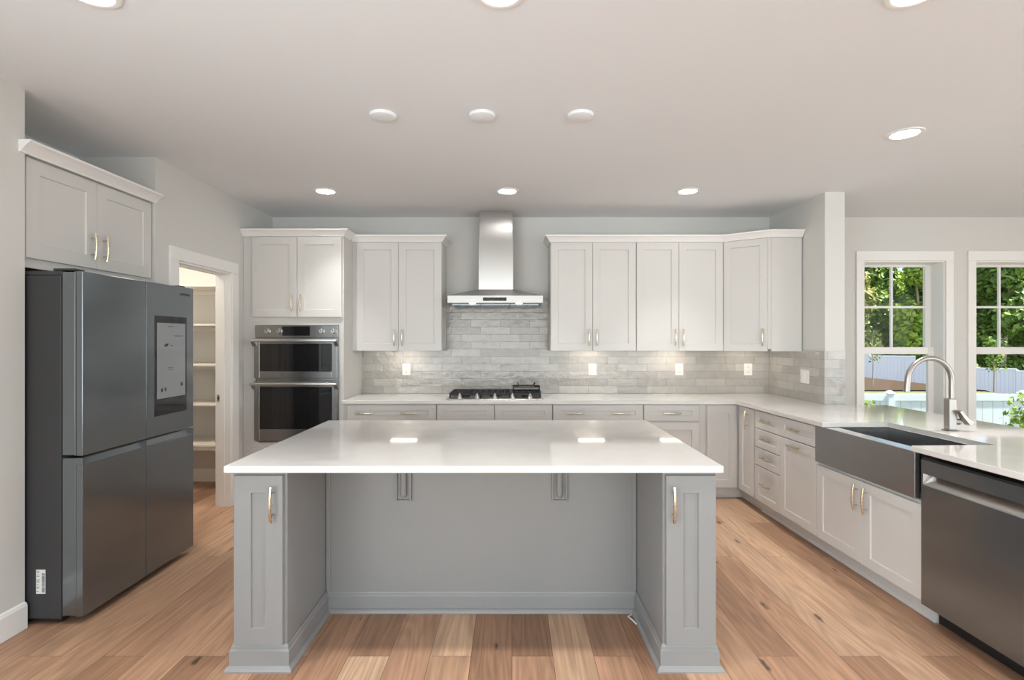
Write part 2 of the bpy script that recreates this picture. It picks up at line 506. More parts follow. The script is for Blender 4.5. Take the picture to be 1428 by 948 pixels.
# rear and right walls (behind the camera) with open gaps added for the fill lamps
b = MB()
b.box(XL, -2.2, YR - .15, YR, 0, ZC); b.box(4.6, XR, YR - .15, YR, 0, ZC); b.box(-2.2, 4.6, YR - .15, YR, 2.46, ZC); b.box(-2.2, 4.6, YR - .15, YR, 0, .14)
struct(b.build('wall_rear', M['wall']))
b = MB()
b.box(XR, XR + .15, YR, -3.2, 0, ZC); b.box(XR, XR + .15, 2.0, YB, 0, ZC); b.box(XR, XR + .15, -3.2, 2.0, 2.42, ZC); b.box(XR, XR + .15, -3.2, 2.0, 0, .28)
struct(b.build('wall_right', M['wall']))

# baseboards
BBP = [(0, 0), (.016, 0), (.016, .115), (.010, .13), (0, .135)]
struct(MB().sweep([(XL, -4.5), (XL, ALC0 - .002)], BBP).build('baseboard_left', M['trim']))
struct(MB().sweep([(-3.6, YB), (XL - .125, YB)], BBP).build('baseboard_pantry', M['trim']))
struct(MB().sweep([(PT, YB), (WIN[0][0] - .1, YB)], BBP).build('baseboard_back', M['trim']))

# pantry door casing and jamb
def casing_u(name, y0, y1, z1, w, t):
    b = MB()
    b.box(XL, XL + t, y0 - w, y0, 0, z1, .003); b.box(XL, XL + t, y1, y1 + w, 0, z1, .003)
    b.box(XL, XL + t, y0 - w, y1 + w, z1, z1 + w, .003)
    return struct(b.build(name, M['trim']))
casing_u('trim_1', DY0, DY1, DZ, .094, .02)
b = MB()
jt = .016
b.box(XL - .128, XL + .004, DY0, DY0 + jt, 0, DZ); b.box(XL - .128, XL + .004, DY1 - jt, DY1, 0, DZ); b.box(XL - .128, XL + .004, DY0 + jt, DY1 - jt, DZ - jt, DZ)
b.box(XL - .085, XL - .045, DY1 - jt - .012, DY1 - jt, 0, DZ - jt); b.box(XL - .085, XL - .045, DY0 + jt, DY0 + jt + .012, 0, DZ - jt)
b.box(XL - .085, XL - .045, DY0 + jt + .012, DY1 - jt - .012, DZ - jt - .012, DZ - jt)
door1 = struct(b.build('door_1', M['trim']))
b = MB(); b.box(XL - .113, XL - .088, DY1 - jt - .003, DY1 - jt, .925, .985, .001)
sp = b.build('strike_plate', M['nickel'], door1)
MB().box(XL - .107, XL - .094, DY1 - jt - .0036, DY1 - jt - .0028, .943, .967).build('latch_hole', M['black'], sp)

# windows
def window(n, x0, x1):
    root = bpy.data.objects.new('window_%d' % n, None)
    root.location = (0.5 * (x0 + x1), YB, WZ0)
    link(root); struct(root)
    cx = 0.5 * (x0 + x1)
    ox, oy, oz = root.location
    def B(bm, name, mat, par=root):
        o = bm.build(name, mat, par)
        if par is root: o.location = (-ox, -oy, -oz)
        return o
    w = .08
    b = MB(); t = .02
    b.box(x0 - w, x0, YB - t, YB, WZ0 - w, WZ1, .003); b.box(x1, x1 + w, YB - t, YB, WZ0 - w, WZ1, .003)
    b.box(x0 - w, x1 + w, YB - t, YB, WZ1, WZ1 + w + .02, .003)
    B(b, 'casing', M['trim'])
    b = MB(); b.box(x0 - w - .02, x1 + w + .02, YB - .05, YB + .1, WZ0 - .02, WZ0, .004)
    B(b, 'sill', M['trim'])
    b = MB(); j = .012
    b.box(x0, x0 + j, YB, YB + .21, WZ0, WZ1); b.box(x1 - j, x1, YB, YB + .21, WZ0, WZ1)
    b.box(x0 + j, x1 - j, YB, YB + .21, WZ1 - j, WZ1); b.box(x0 + j, x1 - j, YB + .1, YB + .21, WZ0, WZ0 + .02)
    B(b, 'jamb', M['trim'])
    fx0, fx1 = x0 + j, x1 - j
    for nm, z0, z1, y in (('upper_sash', 1.315, WZ1 - j, YB + .165), ('lower_sash', WZ0 + .02, 1.392, YB + .125)):
        b = MB(); st = .058; rb = .06 if nm == 'lower_sash' else .07
        rt = .032 if nm == 'upper_sash' else .07
        top = .075 if nm == 'lower_sash' else .028
        b.box(fx0, fx0 + st, y, y + .036, z0, z1, .004); b.box(fx1 - st, fx1, y, y + .036, z0, z1, .004)
        b.box(fx0 + st, fx1 - st, y, y + .036, z1 - top, z1, .004); b.box(fx0 + st, fx1 - st, y, y + .036, z0, z0 + rb, .004)
        s = B(b, nm, M['trim'])
        if nm == 'upper_sash':
            m_ = MB(); gz0, gz1 = z0 + rb, z1 - top
            gm = .5 * (1.391 + gz1)
            m_.box(cx - .011, cx + .011, y + .008, y + .028, gz0, gz1); m_.box(fx0 + st, cx - .011, y + .008, y + .028, gm - .011, gm + .011); m_.box(cx + .011, fx1 - st, y + .008, y + .028, gm - .011, gm + .011)
            m_.build('muntin', M['trim'], s)
        MB().box(fx0 + st - .005, fx1 - st + .005, y + .016, y + .020, z0 + rb - .005, z1 - top + .005).build('pane', M['glass'], s)
for i, (a, c) in enumerate(WIN): window(i + 1, a, c)

# ------------------------------------------------------------------ tile backsplash (one surface, wraps the partition end)
TT = .009
CT = .9145
b = MB()
b.box(-1.5565, 2.666, YB - TT, YB - .0005, CT, 1.383)
b.box(-.683, .374, YB - TT, YB - .0005, 1.3831, 1.90)
tag(b.build('tile_backsplash', M['tile']), 'glossy greige subway tile backsplash along the back wall, rising behind the hood', 'backsplash')
b = MB()
b.prism([(PX0 - TT, YB - TT), (PX1 - TT, PYE - TT), (PX1 - .0005, PYE - TT), (PX0 - .0005, YB - TT)], CT, 1.371)
b.box(PX1 - .0004, PT, PYE - TT, PYE - .0005, CT, 1.371)
tag(b.build('tile_backsplash', M['tile']), 'glossy subway tile wrapping the end of the partition wall', 'backsplash')

# ------------------------------------------------------------------ cabinet building blocks
def shaker_mesh(w, h, fw=.07, fh=None, t=.02, rec=.009, mat=None, name='door'):
    """door lying in x 0..w, z 0..h, front at y=-t, back y=0"""
    fh = fw if fh is None else fh
    b = MB(); bm = b.bm
    def ring(x0, z0, x1, z1, y): return [bm.verts.new(p) for p in ((x0, y, z0), (x1, y, z0), (x1, y, z1), (x0, y, z1))]
    c = .0018
    r0 = ring(0, 0, w, h, 0); r1 = ring(0, 0, w, h, -t + c); r2 = ring(c, c, w - c, h - c, -t)
    r3 = ring(fw, fh, w - fw, h - fh, -t); r4 = ring(fw + .003, fh + .003, w - fw - .003, h - fh - .003, -t + rec)
    for a, d_ in ((r0, r1), (r1, r2), (r2, r3), (r3, r4)):
        for i in range(4):
            j = (i + 1) % 4
            bm.faces.new((a[i], a[j], d_[j], d_[i]))
    bm.faces.new(r4); bm.faces.new(list(reversed(r0)))
    return b.mesh(name, mat)

def handle_mesh(vert, length=.158, mat=None):
    b = MB()
    hl = length / 2
    def P(a, out): return (0, -out, a) if vert else (a, -out, 0)
    path = [P(-hl + length * k / 12, .026 + .009 * (1 - (2 * k / 12 - 1) ** 2)) for k in range(13)]
    b.tube(path, .0052, 8, 1.25, up=(0, -1, 0))
    for s in (-1, 1):
        a = s * hl * .62
        b.tube([P(a, 0), P(a, .031)], .0042, 8, up=(1, 0, 0) if vert else (0, 0, 1))
    return b.mesh('handle', mat or M['gold'], True)
HV, HH = handle_mesh(True), handle_mesh(False)

def add_handle(front, x, z, vert, t=.02):
    o = bpy.data.objects.new('handle', HV if vert else HH)
    o.location = (x, -t, z)
    return link(o, front)

def front(root, kind, x0, x1, z0, z1, handle=None, fw=.07, fh=None, mat=None, hz=None, y=0.0):
    """door or drawer front on a cabinet; handle: list of (x, z, vertical) in cabinet coordinates"""
    me = shaker_mesh(x1 - x0, z1 - z0, fw, fh, mat=mat or M['cab'], name=kind)
    o = bpy.data.objects.new(kind, me)
    o.location = (x0, y, z0)
    link(o, root)
    for hx, hz_, v in handle or ():
        add_handle(o, hx - x0, hz_ - z0, v)
    return o

CROWN = [(-.004, 0), (.008, 0), (.010, .008), (.020, .022), (.036, .040), (.046, .047), (.050, .050), (.052, .062), (-.004, .062)]

# ------------------------------------------------------------------ wall cabinets
UF = 5.037          # carcass front of wall cabinets (door face 20 mm nearer)
UZ0, UZ1 = 1.3635, 2.4157
def wall_cabinet(name_label, x0, x1, split, crown_path, drop=0):
    root = thing('wall_cabinet', (x0, UF, UZ0), name_label, 'cabinet')
    D = YB - UF - .012
    b = MB(); b.box(0, x1 - x0, 0, D, .02, 1.075, .0015)
    b.box(0, .016, 0, D, 0, .0199); b.box(x1 - x0 - .016, x1 - x0, 0, D, 0, .0199); b.box(.0161, x1 - x0 - .0161, 0, .018, 0, .0199)
    b.build('carcass', M['cab'], root)
    zt = UZ1 - UZ0
    front(root, 'door', .004, split - x0 - .0015, .0, zt, [(split - x0 - .038, .13, True)])
    front(root, 'door', split - x0 + .0015, x1 - x0 - .004, .0, zt, [(split - x0 + .038, .13, True)])
    MB().sweep([(px - x0, py - UF) for px, py in crown_path], CROWN, z=UZ1 + .003 - UZ0, drop1=drop).build('crown_molding', M['trim'], root)
    return root
uf = UF - .02
wall_cabinet('white two-door wall cabinet between the tall oven cabinet and the range hood', -1.513, -.683, -1.104,
             [(-1.553, uf), (-.683, uf), (-.683, YB - .012)])
wall_cabinet('white two-door wall cabinet directly right of the range hood', .374, 1.2075, .7845,
             [(.374, YB - .012), (.374, uf), (1.2075, uf)])
wall_cabinet('white two-door wall cabinet touching the diagonal corner cabinet', 1.2085, 2.055, 1.6225,
             [(1.2085, uf), (2.050, uf), (2.391, 4.768)], 1)
# filler between oven cabinet and first wall cabinet is a part of the oven cabinet (below)

def corner_wall_cabinet():
    ax, ay = 2.056, UF
    ex, ey = 2.395, 4.782
    wx = 2.683
    root = thing('corner_cabinet', (ax, YB - .012, UZ0), 'white diagonal corner wall cabinet with one door and a plain end panel', 'cabinet')
    ox, oy = ax, YB - .012
    pts = [(ax, YB - .012), (ax, ay), (ex, ey), (wx, ey), (wx - .014, YB - .012)]
    MB().prism([(x - ox, y - oy) for x, y in pts], .02, 1.075, .0015).build('carcass', M['cab'], root)
    ang = math.atan2(ey - ay, ex - ax)
    ln = math.hypot(ex - ax, ey - ay)
    zt = UZ1 - UZ0
    me = shaker_mesh(ln - .035, zt, .065, mat=M['cab'])
    dr = bpy.data.objects.new('door', me)
    dr.location = (ax + .012 * math.cos(ang) - ox, ay + .012 * math.sin(ang) - oy, 0)
    dr.rotation_euler = (0, 0, ang)
    link(dr, root)
    add_handle(dr, ln - .035 - .036, .13, True)
    MB().box(ex - ox + .006, wx - ox - .002, ey - oy - .006, ey - oy - .0002, 0, zt, .001).build('end_panel', M['cab'], root)
    dx, dy = -math.sin(ang), math.cos(ang)
    c1 = (2.0505, UF - .02); c2 = (ex - .004, ey - .014)
    MB().sweep([(1.9 - ox, c1[1] - oy), (c1[0] - ox, c1[1] - oy), (c2[0] - ox, c2[1] - oy), (wx - ox, c2[1] - oy)], CROWN, z=UZ1 + .003 - UZ0, drop0=1).build('crown_molding', M['trim'], root)
corner_wall_cabinet()

def fridge_cabinet():
    # faces +x : local x -> +y, local y -> -x
    fx = -2.525
    root = thing('wall_cabinet', (fx, ALC0, 1.845), 'white two-door cabinet with crown above the dark refrigerator', 'cabinet', rot=R(90))
    W = ALC1 - ALC0
    MB().box(.001, W - .001, .0, .46, 0, .60, .0015).build('carcass', M['cab'], root)
    z0, z1 = 1.895 - 1.845, 2.4157 - 1.845
    mid = 3.118 - ALC0
    front(root, 'door', .027, mid - .0015, z0, z1, [(mid - .045, z0 + .13, True)], .075)
    front(root, 'door', mid + .0015, W - .012, z0, z1, [(mid + .045, z0 + .13, True)], .075)
    MB().sweep([(-.035, -.0375), (-.035, -.041), (W, -.041), (W + .0, -.041)][1:3], [(p[0] * 1.1, p[1]) for p in CROWN], z=z1 + .003).build('crown_molding', M['trim'], root)
fridge_cabinet()

# ------------------------------------------------------------------ tall oven cabinet and double oven
TF = 4.782          # carcass front
def oven_cabinet():
    x0, x1 = XL + .002, -1.5575
    root = thing('oven_cabinet', (x0, TF, 0), 'tall white cabinet with upper doors built around the double oven', 'cabinet')
    W = x1 - x0
    D = YB - TF - .002
    def X(x): return x - x0
    b = MB()
    ov0, ov1 = X(-2.352), X(-1.616)
    b.box(0, ov0, 0, D, .1, 2.434); b.box(ov1, W, 0, D, .1, 2.434)
    b.box(ov0, ov1, 0, D, 1.592, 2.434); b.box(ov0, ov1, 0, D, .1, .52); b.box(ov0, ov1, D - .02, D, .52, 1.592)
    b.build('carcass', M['cab'], root)
    MB().box(0.02, W - .001, .06, .075, 0, .1).build('toe_kick', M['cab'], root)
    MB().box(X(-1.557), X(-1.514), UF - TF, UF - TF + .02, UZ0, 2.438).build('filler_strip', M['cab'], root)
    m = .5 * (-2.397 + -1.572)
    front(root, 'door', X(-2.397), X(m - .0015), 1.68, 2.42, [(X(m - .04), 1.81, True)])
    front(root, 'door', X(m + .0015), X(-1.572), 1.68, 2.42, [(X(m + .04), 1.81, True)])
    front(root, 'drawer', X(-2.397), X(-1.572), .115, .47, [(X(m), .42, False)])
    MB().sweep([(.0, -.016), (W, -.016), (W, UF - .02 - .056 - TF)], CROWN, z=2.424).build('crown_molding', M['trim'], root)
oven_cabinet()

def double_oven():
    x0, x1 = -2.368, -1.600
    W = x1 - x0
    root = thing('double_oven', (x0, TF, .53), 'dark stainless double wall oven with black glass doors', 'oven')
    z = lambda v: v - .53
    MB().box(.020, W - .020, .001, .52, z(.545), z(1.588)).build('oven_body', M['black'], root)
    MB().box(0, W, -.018, -.0005, z(.532), z(1.607), .002).build('trim_frame', M['oven_steel'], root)
    cp = MB().box(.004, W - .004, -.034, -.0185, z(1.492), z(1.603), .003).build('control_panel', M['oven_steel'], root)
    MB().box(.255, .510, -.0355, -.0342, z(1.508), z(1.592)).build('display', M['glass_black'], cp)
    for px in (374.5, 391, 449.5, 467):
        kx = (px - 413.9) / 151.2 * 1.0 + W / 2 + (-.006 if px > 460 else 0)
        b = MB(); b.lathe([(0, 0), (.026, 0), (.026, -.006), (.021, -.008), (.019, -.030), (.016, -.033), (0, -.033)], 20, (kx, -.0342, z(1.548)), 'y')
        k = b.build('knob', M['steel'], cp, smooth=True)
        MB().box(kx - .003, kx + .003, -.0695, -.0672, z(1.548), z(1.566)).build('pointer', M['black'], k)
    def door(za, zb, gb):
        bz = MB(); t0, t1 = -.050, -.019
        gx0, gx1, gz0, gz1 = .052, W - .052, za + gb, zb - .055
        bz.box(.002, gx0, t0, t1, za, zb, .003); bz.box(gx1, W - .002, t0, t1, za, zb, .003)
        bz.box(gx0, gx1, t0, t1, za, gz0, .003); bz.box(gx0, gx1, t0, t1, gz1, zb, .003)
        d_ = bz.build('oven_door', M['oven_steel'], root)
        MB().box(gx0 - .002, gx1 + .002, t0 + .004, t1 - .004, gz0 - .002, gz1 + .002).build('glass', M['glass_black'], d_)
        hb = MB()
        zc = zb - .022
        hb.box(-.012, W + .012, t0 - .068, t0 - .034, zc - .014, zc + .012, .007, 3)
        h = hb.build('handle', M['steel'], d_, smooth=True)
        for s in (0, 1):
            xx0 = -.010 if s == 0 else W - .026
            eb = MB(); eb.loft([[(xx0, t0 - .040, zc + .008), (xx0, t0 - .040, zc - .012), (xx0, t0, zc - .055), (xx0, t0, zc - .01)],
                                [(xx0 + .036, t0 - .040, zc + .008), (xx0 + .036, t0 - .040, zc - .012), (xx0 + .036, t0, zc - .055), (xx0 + .036, t0, zc - .01)]])
            eb.build('handle_bracket', M['oven_steel'], h)
        return d_
    door(z(1.118), z(1.487), .062)
    door(z(.545), z(1.092), .105)
double_oven()

# ------------------------------------------------------------------ refrigerator
def refrigerator():
    # local: x -> +y (along the front, left to right), y -> -x (depth), front of doors at y = 0
    y0 = 2.652; W = .921; fx = -2.205
    root = thing('refrigerator', (fx, y0, 0), 'dark stainless four-door refrigerator with a touch screen in its upper door', 'refrigerator', rot=R(90))
    BF = .1125
    MB().box(.002, W - .002, BF, .74, .035, 1.80, .003).build('body', M['fridge_side'], root)
    MB().box(.002, W - .002, BF - .004, .70, 1.801, 1.824, .004).build('top_cover', M['fridge_side'], root)
    MB().box(.02, W - .02, BF + .01, .70, .012, .034).build('base_grille', M['black'], root)
    for fx_, fy_ in ((.06, .16), (W - .06, .16), (.06, .66), (W - .06, .66)):
        MB().lathe([(0, 0), (.022, 0), (.022, .011), (0, .011)], 12, (fx_, fy_, 0)).build('foot', M['black'], root)
    for hx in (.010, W - .075):
        MB().box(hx, hx + .065, .05, BF + .05, 1.826, 1.838, .004).build('hinge_cover', M['fridge_side'], root)
    mid = W / 2
    def door(xa, xb, za, zb, upper, left):
        b = MB(); b.box(xa + .003, xb - .003, .043, BF - .005, za + .004, zb - (.004 if upper else .002), .002)
        b.box(xa + .001, xb - .001, .035, .0425, za + .002, zb - .001)
        d_ = b.build('door', M['dark_steel'], root)
        if upper:
            MB().box(xa, xb, 0, .0345, za, zb, .0035).build('front_panel', M['dark_steel'], d_)
        else:
            # finger recess along the top edge of the lower doors
            gx0 = xa + (.022 if left else .002); gx1 = xb - (.002 if left else .012)
            rz = zb - .038
            p = MB()
            p.box(xa, xb, 0, .0345, za, rz, .0025)
            p.box(xa, gx0, 0, .0345, rz + .0002, zb); p.box(gx1, xb, 0, .0345, rz + .0002, zb)
            p.profile_x([(.012, rz), (.0345, rz), (.0345, zb), (.030, zb)], gx0, gx1)
            p.build('front_panel', M['dark_steel'], d_)
        return d_
    g = .0022
    door(0, mid - g, .872, 1.822, True, True)
    du = door(mid + g, W, .872, 1.822, True, False)
    door(0, mid - g, .045, .862, False, True)
    door(mid + g, W, .045, .862, False, False)
    sx0, sx1 = 3.185 - y0, 3.497 - y0
    sc = MB().box(sx0, sx1, -.0025, -.0003, .994, 1.620, .001).build('screen_bezel', M['glass_black'], du)
    dsp = MB().box(sx0 + .018, sx1 - .018, -.0034, -.0027, 1.100, 1.576).build('display', M['screen'], sc)
    for (u, v, w_, h_) in ((.30, .70, .03, .012), (.34, .715, .02, .010), (.16, .11, .016, .022), (.28, .115, .016, .02), (.86, .16, .022, .022), (.46, .955, .06, .004), (.46, .40, .05, .004), (.46, .375, .04, .004), (.74, .83, .09, .004), (.50, .70, .02, .004)):
        wx = sx0 + .018 + u * (sx1 - sx0 - .036); wz = 1.10 + v * .476
        MB().box(wx - w_ / 2, wx + w_ / 2, -.0040, -.0036, wz - h_ / 2, wz + h_ / 2).build('display_icon', M['icon_dark'], dsp)
    # maker's wordmark, top right
    cu = bpy.data.curves.new('wordmark', 'FONT'); cu.body = 'SAMSUNG'; cu.size = .0235; cu.extrude = .0005; cu.align_x = 'CENTER'; cu.align_y = 'CENTER'
    to = bpy.data.objects.new('tmp', cu); COL.objects.link(to)
    dg = bpy.context.evaluated_depsgraph_get()
    me = bpy.data.meshes.new_from_object(to.evaluated_get(dg)); COL.objects.unlink(to); bpy.data.objects.remove(to)
    me.materials.clear(); me.materials.append(M['logo'])
    lo = bpy.data.objects.new('wordmark', me); lo.location = (3.483 - y0, -.0008, 1.772); lo.rotation_euler = (R(90), 0, 0); link(lo, du)
    # energy / serial sticker on the side (the side faces the camera: local x = 0)
    st = MB().box(.0012, .0019, .193, .241, .164, .288).build('barcode_sticker', M['paper'], root)
    b = MB(); zz = .172
    while zz < .272:
        h_ = random.choice((.0012, .002, .003))
        b.box(.0007, .0011, .1955, .211, zz, zz + h_); zz += h_ + random.choice((.0015, .0022))
    for zt, ln in ((.282, .012), (.275, .016), (.262, .014), (.255, .015), (.238, .018), (.231, .014), (.226, .016), (.212, .012), (.200, .016), (.194, .01), (.178, .008)):
        b.box(.0007, .0011, .238 - ln, .238, zt - .0022, zt)
    b.build('print', M['ink'], st)
refrigerator()

# ------------------------------------------------------------------ pantry shelves
for z, lab in ((2.000, 'topmost white shelf inside the pantry'), (1.623, 'second white pantry shelf from the top'), (1.234, 'middle white pantry shelf of five'), (.850, 'second white pantry shelf from the bottom')):
    t_ = thing('pantry_shelf', (-3.4, 4.966, z - .019), lab, 'shelf', 'pantry shelves')
    MB().box(-.79, .785, 0, YB - 4.966 - .001, 0, .019, .003).build('shelf_board', M['shelf'], t_)
    MB().box(-.79, .785, .38, YB - 4.966 - .0012, -.045, -.0005, .002).build('cleat', M['shelf'], t_)
t_ = thing('pantry_shelf', (-3.4, 4.966, .43), 'lowest and thickest white pantry shelf near the floor', 'shelf', 'pantry shelves')
MB().box(-.79, .785, 0, YB - 4.966 - .001, 0, .038, .012, 3).build('shelf_board', M['shelf'], t_)
MB().box(-.79, .785, .02, .036, -.03, -.0005, .002).build('cleat', M['shelf'], t_)

# ------------------------------------------------------------------ base cabinets, back run
BF_ = 4.772
ZT = .884
def base_cabinet(label, x0, x1, fronts, name='base_cabinet'):
    root = thing(name, (x0, BF_, 0), label, 'cabinet')
    W = x1 - x0
    MB().box(.0006, W - .0006, 0, YB - BF_ - .002, .1, ZT - .001, .0012).build('carcass', M['cab'], root)
    MB().box(.0006, W - .0006, .055, .070, 0, .0995).build('toe_kick', M['cab'], root)
    for kind, a, c, z0, z1, hs in fronts:
        fh = .052 if kind == 'drawer' and z1 - z0 < .2 else None
        front(root, kind, a - x0, c - x0, z0, z1, [(hx - x0, hz, v) for hx, hz, v in hs], .07 if kind == 'door' else .068, fh)
    return root
DR0, DR1 = .722, .868
base_cabinet('white base cabinet with a wide two-handled drawer touching the oven cabinet', -1.555, -.696,
             [('drawer', -1.518, -.700, DR0, DR1, [(-1.352, .797, False), (-.942, .797, False)]), ('drawer', -1.518, -.700, .42, .712, [(-1.352, .64, False), (-.942, .64, False)]), ('drawer', -1.518, -.700, .11, .41, [(-1.352, .33, False), (-.942, .33, False)])])
base_cabinet('white base cabinet with two plain handleless fronts under the gas cooktop', -.695, .374,
             [('drawer', -.690, -.165, DR0, DR1, []), ('drawer', -.158, .370, DR0, DR1, []), ('door', -.690, -.165, .11, .712, [(-.21, .6, True)]), ('door', -.158, .370, .11, .712, [(-.113, .6, True)])])
base_cabinet('white base cabinet with a wide two-handled drawer just right of the cooktop', .375, 1.211,
             [('drawer', .379, 1.206, DR0, DR1, [(.578, .797, False), (.995, .797, False)]), ('drawer', .379, 1.206, .42, .712, [(.578, .64, False), (.995, .64, False)]), ('drawer', .379, 1.206, .11, .41, [(.578, .33, False), (.995, .33, False)])])
base_cabinet('white base cabinet with one short drawer over a door, left of the corner unit', 1.212, 1.7885,
             [('drawer', 1.2165, 1.726, DR0, DR1, [(1.471, .797, False)]), ('door', 1.2165, 1.726, .11, .712, [(1.262, .6, True)])])

# ------------------------------------------------------------------ right-hand run (turned slightly out of square, as in the photo)
TH = R(1.66)
OX, OY = 2.092, 4.722
RROT = R(-90) + TH
def W(L, off):
    return (OX + L * math.sin(TH) + off * math.cos(TH), OY - L * math.cos(TH) + off * math.sin(TH))

def corner_base():
    root = thing('corner_base_cabinet', (1.790, BF_, 0), 'white corner base cabinet with a folding pair of doors at the inside corner', 'cabinet')
    ox, oy = 1.790, BF_
    a, c = W(.284, 0), W(.284, .575)
    inner = (OX, BF_)
    pts = [(1.790, YB - .002), (1.790, BF_), inner, a, (c[0], c[1]), (c[0] - .012, YB - .02 - .002), (c[0] - .012, YB - .002)]
    c = W(.284, .55)
    pts = [(1.790, YB - .002), (1.790, BF_), inner, a, c, (c[0], YB - .002)]
    MB().prism([(x - ox, y - oy) for x, y in pts], .1, ZT - .001).build('carcass', M['cab'], root)
    tk = [(1.790 - ox, .055), (OX + .055 - ox, .055), (W(.284, .055)[0] - ox, a[1] - oy), (W(.284, .07)[0] - ox, a[1] - oy), (OX + .07 - ox, .07), (1.790 - ox, .07)]
    MB().prism(tk, 0, .0995).build('toe_kick', M['cab'], root)
    front(root, 'door', 1.797 - ox, OX - .022 - ox, .11, .868, None)
    me = shaker_mesh(.262, .758, .06, mat=M['cab'])
    dr = bpy.data.objects.new('door', me)
    p = W(.012, 0)
    dr.location = (p[0] - ox, p[1] - oy, .11); dr.rotation_euler = (0, 0, RROT)
    link(dr, root)
    add_handle(dr, .165, .655, True)
corner_base()

def run_cabinet(label, L0, L1, fronts, ztop=ZT - .001, name='base_cabinet', depth=.60):
    p = W(L0, 0)
    root = thing(name, (p[0], p[1], 0), label, 'cabinet', rot=RROT)
    Wd = L1 - L0
    MB().box(.0006, Wd - .0006, 0, depth, .1, ztop, .0012).build('carcass', M['cab'], root)
    MB().box(.0006, Wd - .0006, .055, .070, 0, .0995).build('toe_kick', M['cab'], root)
    MB().profile_x([(.0548, 0), (.043, 0), (.045, .010), (.0548, .018)], .0006, Wd - .0006).build('shoe_molding', M['cab'], root)
    for kind, a, c, z0, z1, hs in fronts:
        fh = .05 if kind == 'drawer' and z1 - z0 < .2 else None
        front(root, kind, a, c, z0, z1, hs, .062 if kind == 'door' else .058, fh)
    return root
w_ = .405; m_ = w_ / 2 + .006
run_cabinet('white four-drawer base cabinet with gold pulls beside the corner unit', .284, .689,
            [('drawer', .014, w_ - .002, .7235, .868, [(m_, .800, False)]), ('drawer', .014, w_ - .002, .5645, .7165, [(m_, .644, False)]),
             ('drawer', .014, w_ - .002, .4105, .5575, [(m_, .487, False)]), ('drawer', .014, w_ - .002, .110, .4035, [(m_, .27, False)])])
w_ = .462
run_cabinet('white base cabinet with a drawer over a pull-out door, left of the sink', .689, 1.151,
            [('drawer', .003, w_ - .004, .7235, .868, [(w_ / 2 - .02, .800, False)]), ('door', .003, w_ - .004, .110, .7165, [(w_ / 2 - .02, .676, False)])])
w_ = .895
run_cabinet('white two-door base cabinet under the farmhouse sink', 1.151, 2.046,
            [('door', .004, w_ / 2 - .0015, .110, .610, [(w_ / 2 - .042, .505, True)]), ('door', w_ / 2 + .0015, w_ - .004, .110, .610, [(w_ / 2 + .042, .505, True)])], ztop=.626)
# half wall behind the run, carrying the bar overhang
pa, pb, pc, pd = (W(.27, .625), W(2.684, .625), W(2.684, .775), W(.27, .775))
struct(MB().prism([(2.728, 4.448), pb, pc, (2.869, 4.448)], 0, ZT - .001).build('wall_peninsula', M['wall']))
# finished end panel of the run
p = W(2.664, 0)
ep = thing('end_panel', (p[0], p[1], 0), 'white end panel closing the run beyond the dishwasher', 'panel', rot=RROT)
MB().box(0, .02, -.02, .60, 0, ZT - .001, .0015).build('board', M['cab'], ep)
MB().box(.0205, .026, .03, .55, .0, .09, .001).build('base_strip', M['cab'], ep)

# ------------------------------------------------------------------ perimeter countertop (one slab, sink notch cut out)
n0, n1, nd = 1.262, 2.008, .40
poly = [(-1.5565, YB - .002), (-1.5565, 4.722), (2.042, 4.722)]
poly += [W(n0, -.05), W(n0, nd), W(n1, nd), W(n1, -.05), W(2.74, -.05), W(2.74, 1.0835)]
far = W(.332, 1.0835)
poly += [(far[0], 4.393), (2.8725, 4.40), (2.8725, PYE - .001), (PX1 - .001, PYE - .001), (PX0 - .001, YB - .002)]
tag(MB().prism(poly, ZT, .914, .0025).build('perimeter_countertop', M['quartz']), 'white quartz countertop running along the back wall and round to the sink', 'countertop')

# ------------------------------------------------------------------ farmhouse sink
def sink():
    p = W(1.155, 0)
    root = thing('farmhouse_sink', (p[0], p[1], .627), 'stainless farmhouse sink with a wide apron front', 'sink', rot=RROT)
    z = lambda v: v - .627
    Wd = .852
    b = MB(); b.box(0, Wd, -.032, -.004, z(.633), z(.8785), .003, 3)
    b.build('apron', M['sink_steel'], root)
    b = MB(); b.box(.012, Wd - .012, -.0315, .052, z(.8788), z(.8828), .0015); b.build('front_rim', M['rim_sheen'], root)
    # bowl: outer shell and inner basin as one mesh
    b = MB(); bm = b.bm
    x0, x1, y0, y1 = n0 - 1.155 + .002, n1 - 1.155 - .006, .040, nd + .006
    def ring(i, zz): return [bm.verts.new(q) for q in ((x0 + i, y0 + i, zz), (x1 - i, y0 + i, zz), (x1 - i, y1 - i, zz), (x0 + i, y1 - i, zz))]
    r = [ring(-.012, z(.640)), ring(-.012, z(.8780)), ring(.0, z(.8780)), ring(.004, z(.675)), ring(.03, z(.652))]
    # keep the front of the shell behind the apron
    for rr in r[:2]:
        rr[0].co.y = .030; rr[1].co.y = .030
    for a, c in zip(r, r[1:]):
        for i in range(4):
            j = (i + 1) % 4
            bm.faces.new((a[i], a[j], c[j], c[i]))
    bm.faces.new(r[-1]); bm.faces.new(list(reversed(r[0])))
    b.build('bowl', M['sink_steel'], root)
    b = MB(); b.lathe([(0, 0), (.045, 0), (.043, .004), (.030, .004), (.026, .001), (0, .001)], 20, ((x0 + x1) / 2, (y0 + y1) / 2 + .05, z(.6525)))
    b.build('drain', M['steel'], root, smooth=True)
sink()

